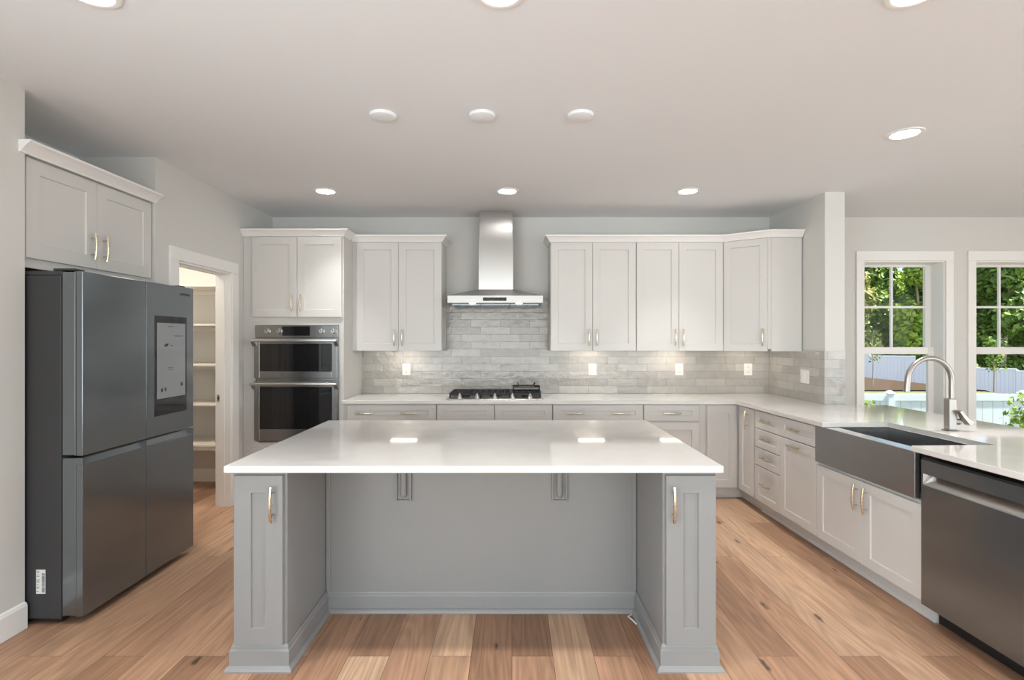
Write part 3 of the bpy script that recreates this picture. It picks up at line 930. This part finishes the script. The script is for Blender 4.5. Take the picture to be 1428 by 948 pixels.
def faucet():
    p = W(1.578, .545)
    root = thing('kitchen_faucet', (p[0], p[1], .9145), 'brushed nickel pull-down faucet with a high arched spout behind the sink', 'faucet', rot=TH)
    # local -x points to the sink
    b = MB(); b.box(-.034, .034, -.028, .028, 0, .006, .003); b.build('base_plate', M['nickel'], root)
    b = MB(); b.box(-.024, .024, -.022, .022, .0062, .196, .004); b.build('body', M['nickel'], root)
    rad = .138; zc = .304
    path = [(.009, 0, .1965), (.009, 0, .26), (.009, 0, zc)]
    for k in range(1, 17):
        a = math.pi * k / 16 * 1.0
        path.append((.009 - rad + rad * math.cos(a), 0, zc + rad * math.sin(a)))
    path += [(.009 - 2 * rad - .003, 0, zc - .03), (.009 - 2 * rad - .006, 0, zc - .062)]
    b = MB(); b.tube(path, [.0155] * (len(path) - 4) + [.0165, .017, .018, .018], 14, up=(0, 1, 0))
    sp_ = b.build('spout', M['nickel'], root, smooth=True)
    e = path[-1]
    b = MB(); b.lathe([(0, 0), (.016, 0), (.0185, .002), (.0185, .004), (0, .004)], 14, (e[0], 0, e[2] - .0045)); b.build('spray_head', M['steel'], sp_, smooth=True)
    b = MB(); b.tube([(.0222, -.004, .056), (.036, -.008, .056), (.050, -.012, .054)], .019, 16, up=(0, 0, 1))
    lv = b.build('lever', M['nickel'], root, smooth=True)
    b = MB()
    b.loft([[(.016, -.050, .120), (.030, -.050, .128), (.030, -.0235, .128), (.016, -.0235, .120)],
            [(.050, -.052, .072), (.066, -.052, .084), (.066, -.012, .084), (.050, -.012, .072)],
            [(.078, -.054, .038), (.104, -.054, .056), (.104, -.010, .056), (.078, -.010, .038)]])
    b.build('lever_paddle', M['nickel'], lv)
faucet()

# ------------------------------------------------------------------ dishwasher
def dishwasher():
    p = W(2.050, 0)
    root = thing('dishwasher', (p[0], p[1], 0), 'dark stainless dishwasher with a pocket handle, right of the sink', 'dishwasher', rot=RROT)
    Wd = .606
    MB().box(.004, Wd - .004, .022, .57, .10, .868).build('tub', M['black'], root)
    b = MB(); b.box(.006, Wd - .006, .055, .50, .006, .098); b.build('toe_panel', M['black'], root)
    for q in (.05, Wd - .05):
        MB().lathe([(0, 0), (.018, 0), (.018, .0055), (0, .0055)], 10, (q, .3, 0)).build('foot', M['black'], root)
    t = -.034
    prof = [(.020, .105), (t, .105), (t, .722), (.020, .722)]
    b = MB()
    e0, e1 = .010, Wd - .010
    b.profile_x(prof, e0, e1)
    b.box(0, e0, t, .020, .105, .852); b.box(e1, Wd, t, .020, .105, .852)
    b.box(e0, e1, t, .020, .781, .852)
    d_ = b.build('door', M['dark_steel'], root)
    pk = MB(); pk.profile_x([(t, .7222), (.018, .7222), (.018, .7808), (.014, .7808), (t + .002, .727)], e0 + .0002, e1 - .0002)
    for q, w2 in ((e0, .022), (e1, -.022)):
        pk.loft([[(q + math.copysign(.0003, w2), t + .0005, .728), (q + math.copysign(.0003, w2), t + .0005, .7806), (q + math.copysign(.0003, w2), .0135, .7806)], [(q + w2 * .15, t + .002, .728), (q + w2 * .9, t + .016, .7806), (q + w2, .0135, .7806)]])
    pk.build('handle_recess', M['steel'], d_)  # paler steel than the door, its bright upward reflection put into the colour
    MB().box(.003, Wd - .003, t + .004, .02, .8525, .862).build('control_strip', M['black'], d_)
dishwasher()

# ------------------------------------------------------------------ cooktop
def cooktop():
    x0, x1, y0, y1 = -.611, .292, 4.777, 5.285
    root = thing('gas_cooktop', ((x0 + x1) / 2, y0, .9145), 'stainless five-burner gas cooktop with black cast-iron grates', 'cooktop')
    hw = (x1 - x0) / 2; dp = y1 - y0
    b = MB(); b.loft([[(-hw, 0, 0), (hw, 0, 0), (hw, dp, 0), (-hw, dp, 0)], [(-hw + .004, .006, .009), (hw - .004, .006, .009), (hw - .004, dp - .006, .009), (-hw + .004, dp - .006, .009)]])
    b.build('tray', M['steel'], root)
    cxs = (x0 + x1) / 2
    for px in (641.4, 665.5, 690, 714.6, 739):
        kx = (px - 714) / 148.6 - cxs
        b = MB(); b.lathe([(0, 0), (.026, 0), (.026, .006), (.021, .012), (.013, .034), (.009, .040), (0, .040)], 16, (kx, .055, .0092))
        k = b.build('knob', M['steel'], root, smooth=True)
        MB().box(kx - .0035, kx + .0035, .040, .070, .0495, .0580, .002).build('grip', M['steel'], k)
    # burners
    for bx, by, r in ((-.30, .20, .04), (-.30, .39, .035), (0, .30, .055), (.30, .20, .035), (.30, .39, .045)):
        b = MB(); b.lathe([(0, 0), (r + .012, 0), (r + .012, .008), (r, .010), (r, .018), (r - .006, .021), (0, .021)], 20, (bx, by, .0092))
        b.build('burner', M['iron'], root, smooth=True)
    # three continuous grates
    for gx0, gx1 in ((-hw + .018, -.151), (-.148, .148), (.151, hw - .018)):
        b = MB(); zt = .052; zb = .040; gy0, gy1 = .105, dp - .018; t = .0065
        for yy in (gy0, gy1): b.box(gx0, gx1, yy - t, yy + t, .030, zt, .002)
        for xx in (gx0 + t, gx1 - t): b.box(xx - t, xx + t, gy0, gy1, .030, zt, .002)
        nb = 5
        for k in range(1, nb):
            xx = gx0 + (gx1 - gx0) * k / nb
            b.box(xx - .0045, xx + .0045, gy0, gy1, zb, zt)
        for k in (1, 2, 3):
            yy = gy0 + (gy1 - gy0) * k / 4
            b.box(gx0, gx1, yy - .0045, yy + .0045, zb, zt)
        for xx in (gx0 + .008, gx1 - .008):
            for yy in (gy0 + .006, gy1 - .006):
                b.box(xx - .008, xx + .008, yy - .007, yy + .007, .0092, .031)
        b.build('grate', M['iron'], root)
cooktop()
def spare_grate():
    root = thing('wok_grate', (.137, 4.99, .967), 'black wire wok grate lying on the right end of the cooktop', 'grate')
    b = MB()
    def rect(hx, hy, z, r):
        pts = []
        for cx_, cy_, a0 in ((hx - .03, hy - .03, 0), (-hx + .03, hy - .03, 90), (-hx + .03, -hy + .03, 180), (hx - .03, -hy + .03, 270)):
            for k in range(5):
                a = R(a0 + 22.5 * k); pts.append((cx_ + .03 * math.cos(a), cy_ + .03 * math.sin(a), z))
        return pts + [pts[0]]
    b.tube(rect(.135, .10, .0065, .006), .006, 8)
    b.tube(rect(.128, .09, .055, .006), .006, 8)
    b.build('frame', M['iron'], root, smooth=True)
    for sx in (-1, 1):
        for sy in (-1, 1):
            b = MB(); b.tube([(sx * .128, sy * .06, .010), (sx * .122, sy * .058, .055)], .005, 8)
            b.tube([(sx * .122, sy * .055, .055), (sx * .09, sy * .03, .060), (sx * .07, sy * .02, .060), (sx * .085, sy * .02, .090)], .006, 8)
            b.build('prong', M['iron'], root, smooth=True)
spare_grate()

# ------------------------------------------------------------------ range hood
def hood():
    x0, x1, y0 = -.609, .291, 4.871
    cx = (x0 + x1) / 2
    root = thing('range_hood', (cx, y0, 1.82), 'stainless chimney range hood mounted above the cooktop', 'range hood')
    hw = (x1 - x0) / 2; D = YB - TT - y0 - .001
    z = lambda v: v - 1.82
    b = MB()
    rim = [(-hw, 0), (hw, 0), (hw, D), (-hw, D)]
    th = .018
    b.loft([[(-hw, 0, 0), (hw, 0, 0), (hw, D, 0), (-hw, D, 0)], [(-hw, 0, .067), (hw, 0, .067), (hw, D, .067), (-hw, D, .067)],
            [(-.174, .222, z(1.966)), (.166, .222, z(1.966)), (.166, D, z(1.966)), (-.174, D, z(1.966))]])
    b.build('canopy', M['hood_steel'], root)
    b = MB(); b.box(-.169, .170, .223, D + .008, z(1.9665), z(2.457), .001); b.build('chimney_cover', M['steel_h'], root)
    b = MB(); b.box(-.163, .164, .229, D + .008, z(2.4575), z(2.742), .001); b.build('chimney_extension', M['steel_h'], root)
    cp = MB().box(-.115, .108, -.003, -.0003, .018, .050, .001).build('control_panel', M['glass_black'], root)
    b = MB()
    for k in range(5): b.box(-.07 + k * .035 - .004, -.07 + k * .035 + .004, -.0042, -.0032, .030, .038)
    b.build('button', M['icon_dark'], cp)
    for k in range(3):
        fx = -hw + .03 + k * (2 * hw - .06) / 3
        b = MB(); wf = (2 * hw - .06) / 3 - .004
        b.box(fx, fx + wf, .10, D - .03, -.020, -.0004, .003)
        f_ = b.build('filter', M['dark_steel'], root)
        b = MB()
        for q in range(9):
            xx = fx + .02 + q * (wf - .04) / 8
            b.box(xx - .006, xx + .006, .094, D - .05, -.026, -.0205, .002)
        b.build('baffle', M['dark_steel'], f_)
    for lx in (-.22, .225):
        b = MB(); b.lathe([(0, -.006), (.030, -.006), (.034, -.0005), (0, -.0005)], 18, (lx, .060, 0)); b.build('lamp', M['hood_lens'], root, smooth=True)
hood()

# ------------------------------------------------------------------ island
IX0, IX1 = -1.242, .908
IF, IR, IBK = 2.304, 2.796, 3.525
PI0, PI1 = -1.003, .672
def island():
    root = thing('kitchen_island', ((IX0 + IX1) / 2, IF, 0), 'grey kitchen island base with two front end posts and knee space', 'island')
    ox, oy = (IX0 + IX1) / 2, IF
    def S(pts): return [(x - ox, y - oy) for x, y in pts]
    zt = ZT - .001
    MB().prism(S([(IX0, IR), (IX1, IR), (IX1, IBK), (IX0, IBK)]), .02, zt).build('body', M['grey'], root)
    for nm, a, c, da, dc, hx in (('l', IX0, PI0, -1.232, -1.0155, -1.056), ('r', PI1, IX1, .683, .903, .711)):
        pp = MB().prism(S([(a, IF), (c, IF), (c, IR - .0005), (a, IR - .0005)]), .02, zt, .002).build('end_post', M['grey'], root)
        d_ = front(pp, 'door', da - ox, dc - ox, .116, .868, [(hx - ox, .745, True)], .076, .076, M['grey'])
    MB().box(PI0 + .001 - ox, PI1 - .001 - ox, IR - .006 - oy, IR - .0002 - oy, .02, zt).build('knee_panel', M['grey'], root)
    for xx in (PI0 + .013, PI1 - .013):
        MB().box(xx - .011 - ox, xx + .011 - ox, IR - .018 - oy, IR - .0065 - oy, .1195, zt, .003).build('corner_bead', M['grey'], root)
    outline = S([(IX0, IF), (PI0, IF), (PI0, IR), (PI1, IR), (PI1, IF), (IX1, IF), (IX1, IBK), (IX0, IBK)])
    MB().sweep(outline, [(.0008, .001), (.0135, .001), (.0135, .086), (.0085, .093), (.0075, .103), (.0035, .115), (.0008, .115)], True).build('base_molding', M['grey'], root)
    MB().sweep(outline, [(.014, .0), (.030, .0), (.030, .006), (.026, .014), (.020, .020), (.014, .023)], True).build('shoe_molding', M['grey'], root)
    # curved brackets under the overhang
    for bx in (-.583, .256):
        X0, X1, YF = bx - .0405 - ox, bx + .0405 - ox, IR - .0065 - oy
        b = MB(); b.box(X0, X1, YF - .006, YF, .602, .882)
        b.box(X0, X0 + .007, YF - .020, YF - .0062, .602, .882, .001); b.box(X1 - .007, X1, YF - .020, YF - .0062, .602, .882, .001)
        b.box(X0 + .0072, X1 - .0072, YF - .020, YF - .0062, .602, .609, .001)
        br = b.build('bracket', M['grey'], root)
        xc = bx - ox
        pts = [(xc, YF - .016, .622), (xc, YF - .018, .628), (xc, YF - .020, .64), (xc, YF - .020, .74)]
        for k in range(1, 9):
            a = R(90 * k / 8)
            pts.append((xc, YF - .020 - .10 * (1 - math.cos(a)), .74 + .115 * math.sin(a)))
        pts.append((xc, YF - .24, .858))
        b = MB(); b.tube(pts, [.006, .013] + [.017] * (len(pts) - 2), 14, .8, up=(1, 0, 0)); b.build('bracket_arm', M['grey'], br, smooth=True)
island()
tag(MB().box(-1.267, .930, 2.266, 3.561, ZT, .914, .003).build('island_countertop', M['quartz']), 'white quartz slab on top of the grey island', 'countertop')

# ------------------------------------------------------------------ outlets and switch plate
def outlet(px, label):
    x = (px - 714) / 134.3
    root = thing('outlet', (x, YB - TT - .0005, 1.10), label, 'outlet', 'backsplash outlets')
    pl = MB().box(-.043, .043, -.006, -.0002, .0, .124, .003).build('cover_plate', M['plastic'], root)
    for zz in (.036, .088):
        f_ = MB().box(-.017, .017, -.0085, -.0062, zz - .015, zz + .015, .003).build('receptacle', M['plastic'], root)
        b = MB()
        for q in (-.006, .006): b.box(q - .0013, q + .0013, -.0091, -.0086, zz - .004, zz + .007)
        b.box(-.002, .002, -.0091, -.0086, zz - .011, zz - .007)
        b.build('slot', M['slot'], f_)
outlet(567, 'white outlet on the tile left of the hood')
outlet(826, 'white outlet on the tile nearest the cooktop on its right')
outlet(947, 'white outlet on the tile between two other outlets right of the cooktop')
outlet(1043, 'white outlet on the tile next to the inside corner')
def switch():
    y = 4.725; t = (YB - y) / (YB - PYE)
    x = PX0 + (PX1 - PX0) * t - TT - .0008
    root = thing('light_switch', (x, y, 1.072), 'white double switch plate on the tiled partition wall', 'light switch', rot=math.atan2(PYE - YB, PX1 - PX0))
    MB().box(-.066, .066, -.006, -.0002, 0, .124, .003).build('cover_plate', M['plastic'], root)
    for q in (-.026, .026):
        MB().box(q - .017, q + .017, -.0095, -.0062, .028, .096, .003).build('rocker', M['plastic'], root)
switch()

# ------------------------------------------------------------------ lamps
def ceiling_lamp(x, y, label):
    root = thing('recessed_light', (x, y, ZC - .009), label, 'ceiling light', 'recessed ceiling lights')
    MB().lathe([(.076, .002), (.080, .0), (.098, .003), (.101, .0085), (.076, .0085)], 40).build('trim_ring', M['trim'], root, smooth=True)
    MB().lathe([(0, .0035), (.0755, .0035), (.0755, .0085), (0, .0085)], 40).build('lens', M['lens'], root, smooth=True)
    l = bpy.data.lights.new('downlight', 'AREA')
    l.shape = 'DISK'; l.size = .14; l.energy = 4.8; l.color = (1.0, 0.97, 0.935); l.spread = R(72)
    lo = bpy.data.objects.new('downlight', l); lo.location = (0, 0, -.003)
    link(lo, root)
ceiling_lamp(-1.595, 4.417, 'lit recessed light above the oven and the first wall cabinet')
ceiling_lamp(-.039, 4.417, 'lit recessed light just in front of the range hood chimney')
ceiling_lamp(1.505, 4.417, 'lit recessed light in front of the wall cabinets right of the hood')
ceiling_lamp(2.425, 3.186, 'lit recessed light over the sink and its counter')
ceiling_lamp(-1.545, 1.885, 'lit recessed light cut by the top edge, on the refrigerator side')
ceiling_lamp(-.045, 1.885, 'lit recessed light cut by the top edge, centred over the island')
ceiling_lamp(1.478, 1.885, 'lit recessed light cut by the top edge, on the sink side')
def cover_disc(px, label):
    x = (px - 714) / 246.5
    root = thing('ceiling_cover', (x, 2.925, ZC - .020), label, 'cover plate', 'blank covers over the island')
    MB().lathe([(0, 0), (.058, 0), (.070, .005), (.075, .0195), (0, .0195)], 36).build('disc', M['ceiling'], root, smooth=True)
    MB().lathe([(0, -.002), (.004, -.002), (.005, -.0002), (0, -.0002)], 10).build('screw', M['ceiling'], root, smooth=True)
cover_disc(534, 'round white blank cover, leftmost of three over the island')
cover_disc(672.5, 'round white blank cover, middle one of three over the island')
cover_disc(810, 'round white blank cover, rightmost of three over the island')

def under_light(x, y, label, ang=0):
    root = thing('under_cabinet_light', (x, y, UZ0 + .0035), label, 'light', 'under-cabinet lights', rot=ang)
    MB().box(-.135, .135, -.035, .035, .006, .016, .002).build('housing', M['plastic'], root)
    MB().box(-.128, .128, -.028, .028, 0, .0055, .001).build('lens', M['strip'], root)
under_light(-1.09, 5.21, 'lit bar under the wall cabinet left of the hood')
under_light(.80, 5.21, 'lit bar under the wall cabinet directly right of the hood')
under_light(1.63, 5.21, 'lit bar under the wall cabinet beside the corner cabinet')
under_light(2.36, 5.17, 'lit bar under the diagonal corner cabinet')

# ------------------------------------------------------------------ small cord end at the island's inner corner
b = MB(); b.tube([(.64, 2.757, .004), (.615, 2.735, .004), (.63, 2.700, .004), (.642, 2.66, .004)], .0035, 8)
tag(b.build('cord', M['plastic'], smooth=True), 'short pale cord on the floor in the knee space corner of the island', 'cord')

# ------------------------------------------------------------------ outdoors
GZ = -1.35
def gz(x, y):
    h = min(-.9, max(-2.6, -1.25 - .29 * (x - 23.2)))
    t = min(1, max(0, (y - 16) / 9.0)); t = t * t * (3 - 2 * t)
    return GZ + (h - GZ) * t
def terrain(name, x0, x1, y0, y1, n, m, dz, mat):
    b = MB(); bm = b.bm
    g = [[bm.verts.new((x0 + (x1 - x0) * i / n, y0 + (y1 - y0) * j / m, gz(x0 + (x1 - x0) * i / n, y0 + (y1 - y0) * j / m) + dz)) for i in range(n + 1)] for j in range(m + 1)]
    for j in range(m):
        for i in range(n):
            bm.faces.new((g[j][i], g[j][i+1], g[j+1][i+1], g[j+1][i]))
    return struct(b.build(name, mat, smooth=True))
terrain('ground', -30, 90, 5.75, 110, 120, 70, 0, M['lawn'])
terrain('ground_mulch', 14, 31, 24, 37, 34, 26, .05, M['mulch'])

def fence_panel(root, P0, P1, zt, zb, post=True):
    d = Vector((P1[0] - P0[0], P1[1] - P0[1])); L = d.length; a = math.atan2(d.y, d.x)
    b = MB(); k = int(L / .18)
    for i in range(k):
        x = L * i / k
        b.box(x + .004, x + L / k - .004, -.018, .018, zb + .12, zt - .1)
    pn = b.build('slat_panel', M['fence'], root, (P0[0], P0[1], 0), (0, 0, a))
    MB().box(0, L, -.035, .035, zt - .13, zt - .005, .01).build('top_rail', M['fence'], root, (P0[0], P0[1], 0), (0, 0, a))
    MB().box(0, L, -.035, .035, zb + .05, zb + .19, .01).build('bottom_rail', M['fence'], root, (P0[0], P0[1], 0), (0, 0, a))
    b = MB(); b.box(-.055, .055, -.055, .055, zb, zt + .015); b.loft([[(-.065, -.065, zt + .0152), (.065, -.065, zt + .0152), (.065, .065, zt + .0152), (-.065, .065, zt + .0152)], [(-.02, -.02, zt + .06), (.02, -.02, zt + .06), (.02, .02, zt + .06), (-.02, .02, zt + .06)]])
    b.build('post', M['fence'], root, (P0[0], P0[1], 0), (0, 0, a))
near = thing('vinyl_fence', (6, 9.3, 0), 'white vinyl fence standing nearest outside the windows', 'fence')
for i in range(6):
    x0 = 2.0 + i * 2.4
    fence_panel(near, (x0 - 6, 0), (x0 + 2.4 - 6, 0), .50, GZ)
far_ = thing('vinyl_fence', (22, 34, 0), 'white vinyl fence far back in front of the woods', 'fence')
A_, B_ = Vector((17.0, 37.0)), Vector((36.0, 27.0))
nP = 9
for i in range(nP):
    t0, t1 = i / nP, (i + 1) / nP
    p0 = A_.lerp(B_, t0); p1 = A_.lerp(B_, t1); tm = (t0 + t1) / 2
    zt = max(-.32, .65 - 3.0 * (tm - .328)) if tm > .2 else 1.0
    fence_panel(far_, (p0.x - 22, p0.y - 34), (p1.x - 22, p1.y - 34), zt, min(gz(p0.x, p0.y), gz(p1.x, p1.y)) - .1)

def crown_mesh(name, seed, h, rad, n, size, mat, low=.15):
    rnd = random.Random(seed)
    b = MB(); bm = b.bm
    blobs = []
    for k in range(24):
        t = low + (1 - low) * rnd.random()
        rr = rad * (1.0 - .5 * abs(t - .45))
        a = rnd.random() * 6.283
        q = rr * .62 * rnd.random() ** .6
        blobs.append((Vector((q * math.cos(a), q * math.sin(a), h * t)), rad * rnd.uniform(.36, .55)))
    for i in range(n):
        c, r = rnd.choice(blobs)
        v = Vector((rnd.gauss(0, 1), rnd.gauss(0, 1), rnd.gauss(0, 1))).normalized()
        p = c + v * r * (rnd.random() ** .35)
        nn = (v + Vector((rnd.gauss(0, .5), rnd.gauss(0, .5), rnd.gauss(0, .5) + .35))).normalized()
        u = nn.orthogonal().normalized(); u.rotate(Matrix.Rotation(rnd.random() * 6.28, 3, nn)); w = nn.cross(u)
        s = size * rnd.uniform(.6, 1.3)
        pts = [p - u * s, p + w * s * .55 + nn * s * .12, p + u * s, p - w * s * .55 + nn * s * .12]
        bm.faces.new([bm.verts.new(q) for q in pts])
    me = bpy.data.meshes.new(name)
    bm.to_mesh(me); bm.free(); me.materials.append(mat)
    return me
def trunk_mesh(h, r, lean):
    b = MB(); b.tube([(0, 0, 0), (lean * .3, 0, h * .35), (lean * .7, .1, h * .7), (lean, .1, h)], [r, r * .8, r * .55, r * .25], 8, up=(1, 0, 0))
    return b.mesh('trunk', M['bark'], True)
kinds = []
for sd, mat in ((1, 'leaf_bright'), (2, 'leaf_dark'), (3, 'leaf_olive'), (4, 'leaf_bright'), (5, 'leaf_dark')):
    kinds.append((crown_mesh('crown', sd, 13.5, 2.6, 7500, .27, M[mat], .05), trunk_mesh(13.0, .16, random.uniform(-1.6, 1.6)), mat))
LAB = {'leaf_bright': 'bright green leafy tree in the woods beyond the far fence', 'leaf_dark': 'dark green leafy tree deep in the woods beyond the far fence', 'leaf_olive': 'yellowish olive tree in the woods beyond the far fence'}
GRP = {'leaf_bright': 'bright trees in the woods', 'leaf_dark': 'dark trees in the woods', 'leaf_olive': 'olive trees in the woods'}
rt = random.Random(11)
spots = []
for row in range(5):
    for i in range(8):
        t = (i + .5 * (row % 2)) / 7
        x = 21 + 36 * t + rt.uniform(-.5, .5) + row * 2.2
        y = 41.5 - 8 * t + row * 5.6 + rt.uniform(-.4, .4)
        spots.append((x, y, row))
for i, (x, y, row) in enumerate(spots):
    k = rt.choice((0, 2, 3, 1)) if row == 0 else rt.choice((1, 4, 0, 2, 4))
    cm, tm, mat = kinds[k]
    root = thing('woodland_tree', (x, y, gz(x, y) - .05), LAB[mat], 'tree', GRP[mat], rot=rt.random() * 6.28)
    s = rt.uniform(.84, .97)
    root.scale = (s, s, s)
    link(bpy.data.objects.new('trunk', tm), root); link(bpy.data.objects.new('crown', cm), root)
# two young trees in the mulch and shrubs by the near fence
def sapling(x, y, h, seed, mat, n, label, name='sapling', size=.07, rad=.5):
    root = thing(name, (x, y, gz(x, y) + (.04 if y > 24 else 0)), label, 'young tree' if name == 'sapling' else 'shrub')
    MB().tube([(0, 0, 0), (.02, 0, h * .4), (-.02, .02, h * .75), (.03, 0, h * .98)], [.035, .03, .02, .008], 7, up=(1, 0, 0)).build('trunk', M['bark'], root, smooth=True)
    b = MB(); rn = random.Random(seed)
    for k in range(9):
        z0 = h * rn.uniform(.35, .85); a = rn.random() * 6.28; l_ = rad * rn.uniform(.6, 1.2)
        b.tube([(0, 0, z0), (l_ * .6 * math.cos(a), l_ * .6 * math.sin(a), z0 + l_ * .45), (l_ * math.cos(a), l_ * math.sin(a), z0 + l_ * .6)], [.012, .008, .004], 5, up=(0, 0, 1))
    b.build('branches', M['bark'], root)
    link(bpy.data.objects.new('crown', crown_mesh('crown', seed, h, rad, n, size, M[mat], .45)), root)
def at(px, py, dd):
    s = FPX / dd
    return (px - CX) / s, dd
x, y = at(1217, 540, 26); sapling(x, y, 2.9, 21, 'leaf_dark', 90, 'thin nearly bare young tree seen through the first window', size=.09, rad=.7)
x, y = at(1386, 540, 25); sapling(x, y, 2.7, 22, 'leaf_dark', 260, 'leafy young tree with a thin trunk seen through the second window', size=.09, rad=.55)
x, y = at(1200, 556, 8.2); sapling(x, y, 1.85, 23, 'leaf_bright', 420, 'small leafy shrub in front of the near fence, seen through the first window', 'shrub', .045, .30)
x, y = at(1431, 556, 8.4); sapling(x, y, 2.0, 24, 'leaf_bright', 420, 'small leafy shrub in front of the near fence, seen through the second window', 'shrub', .045, .30)
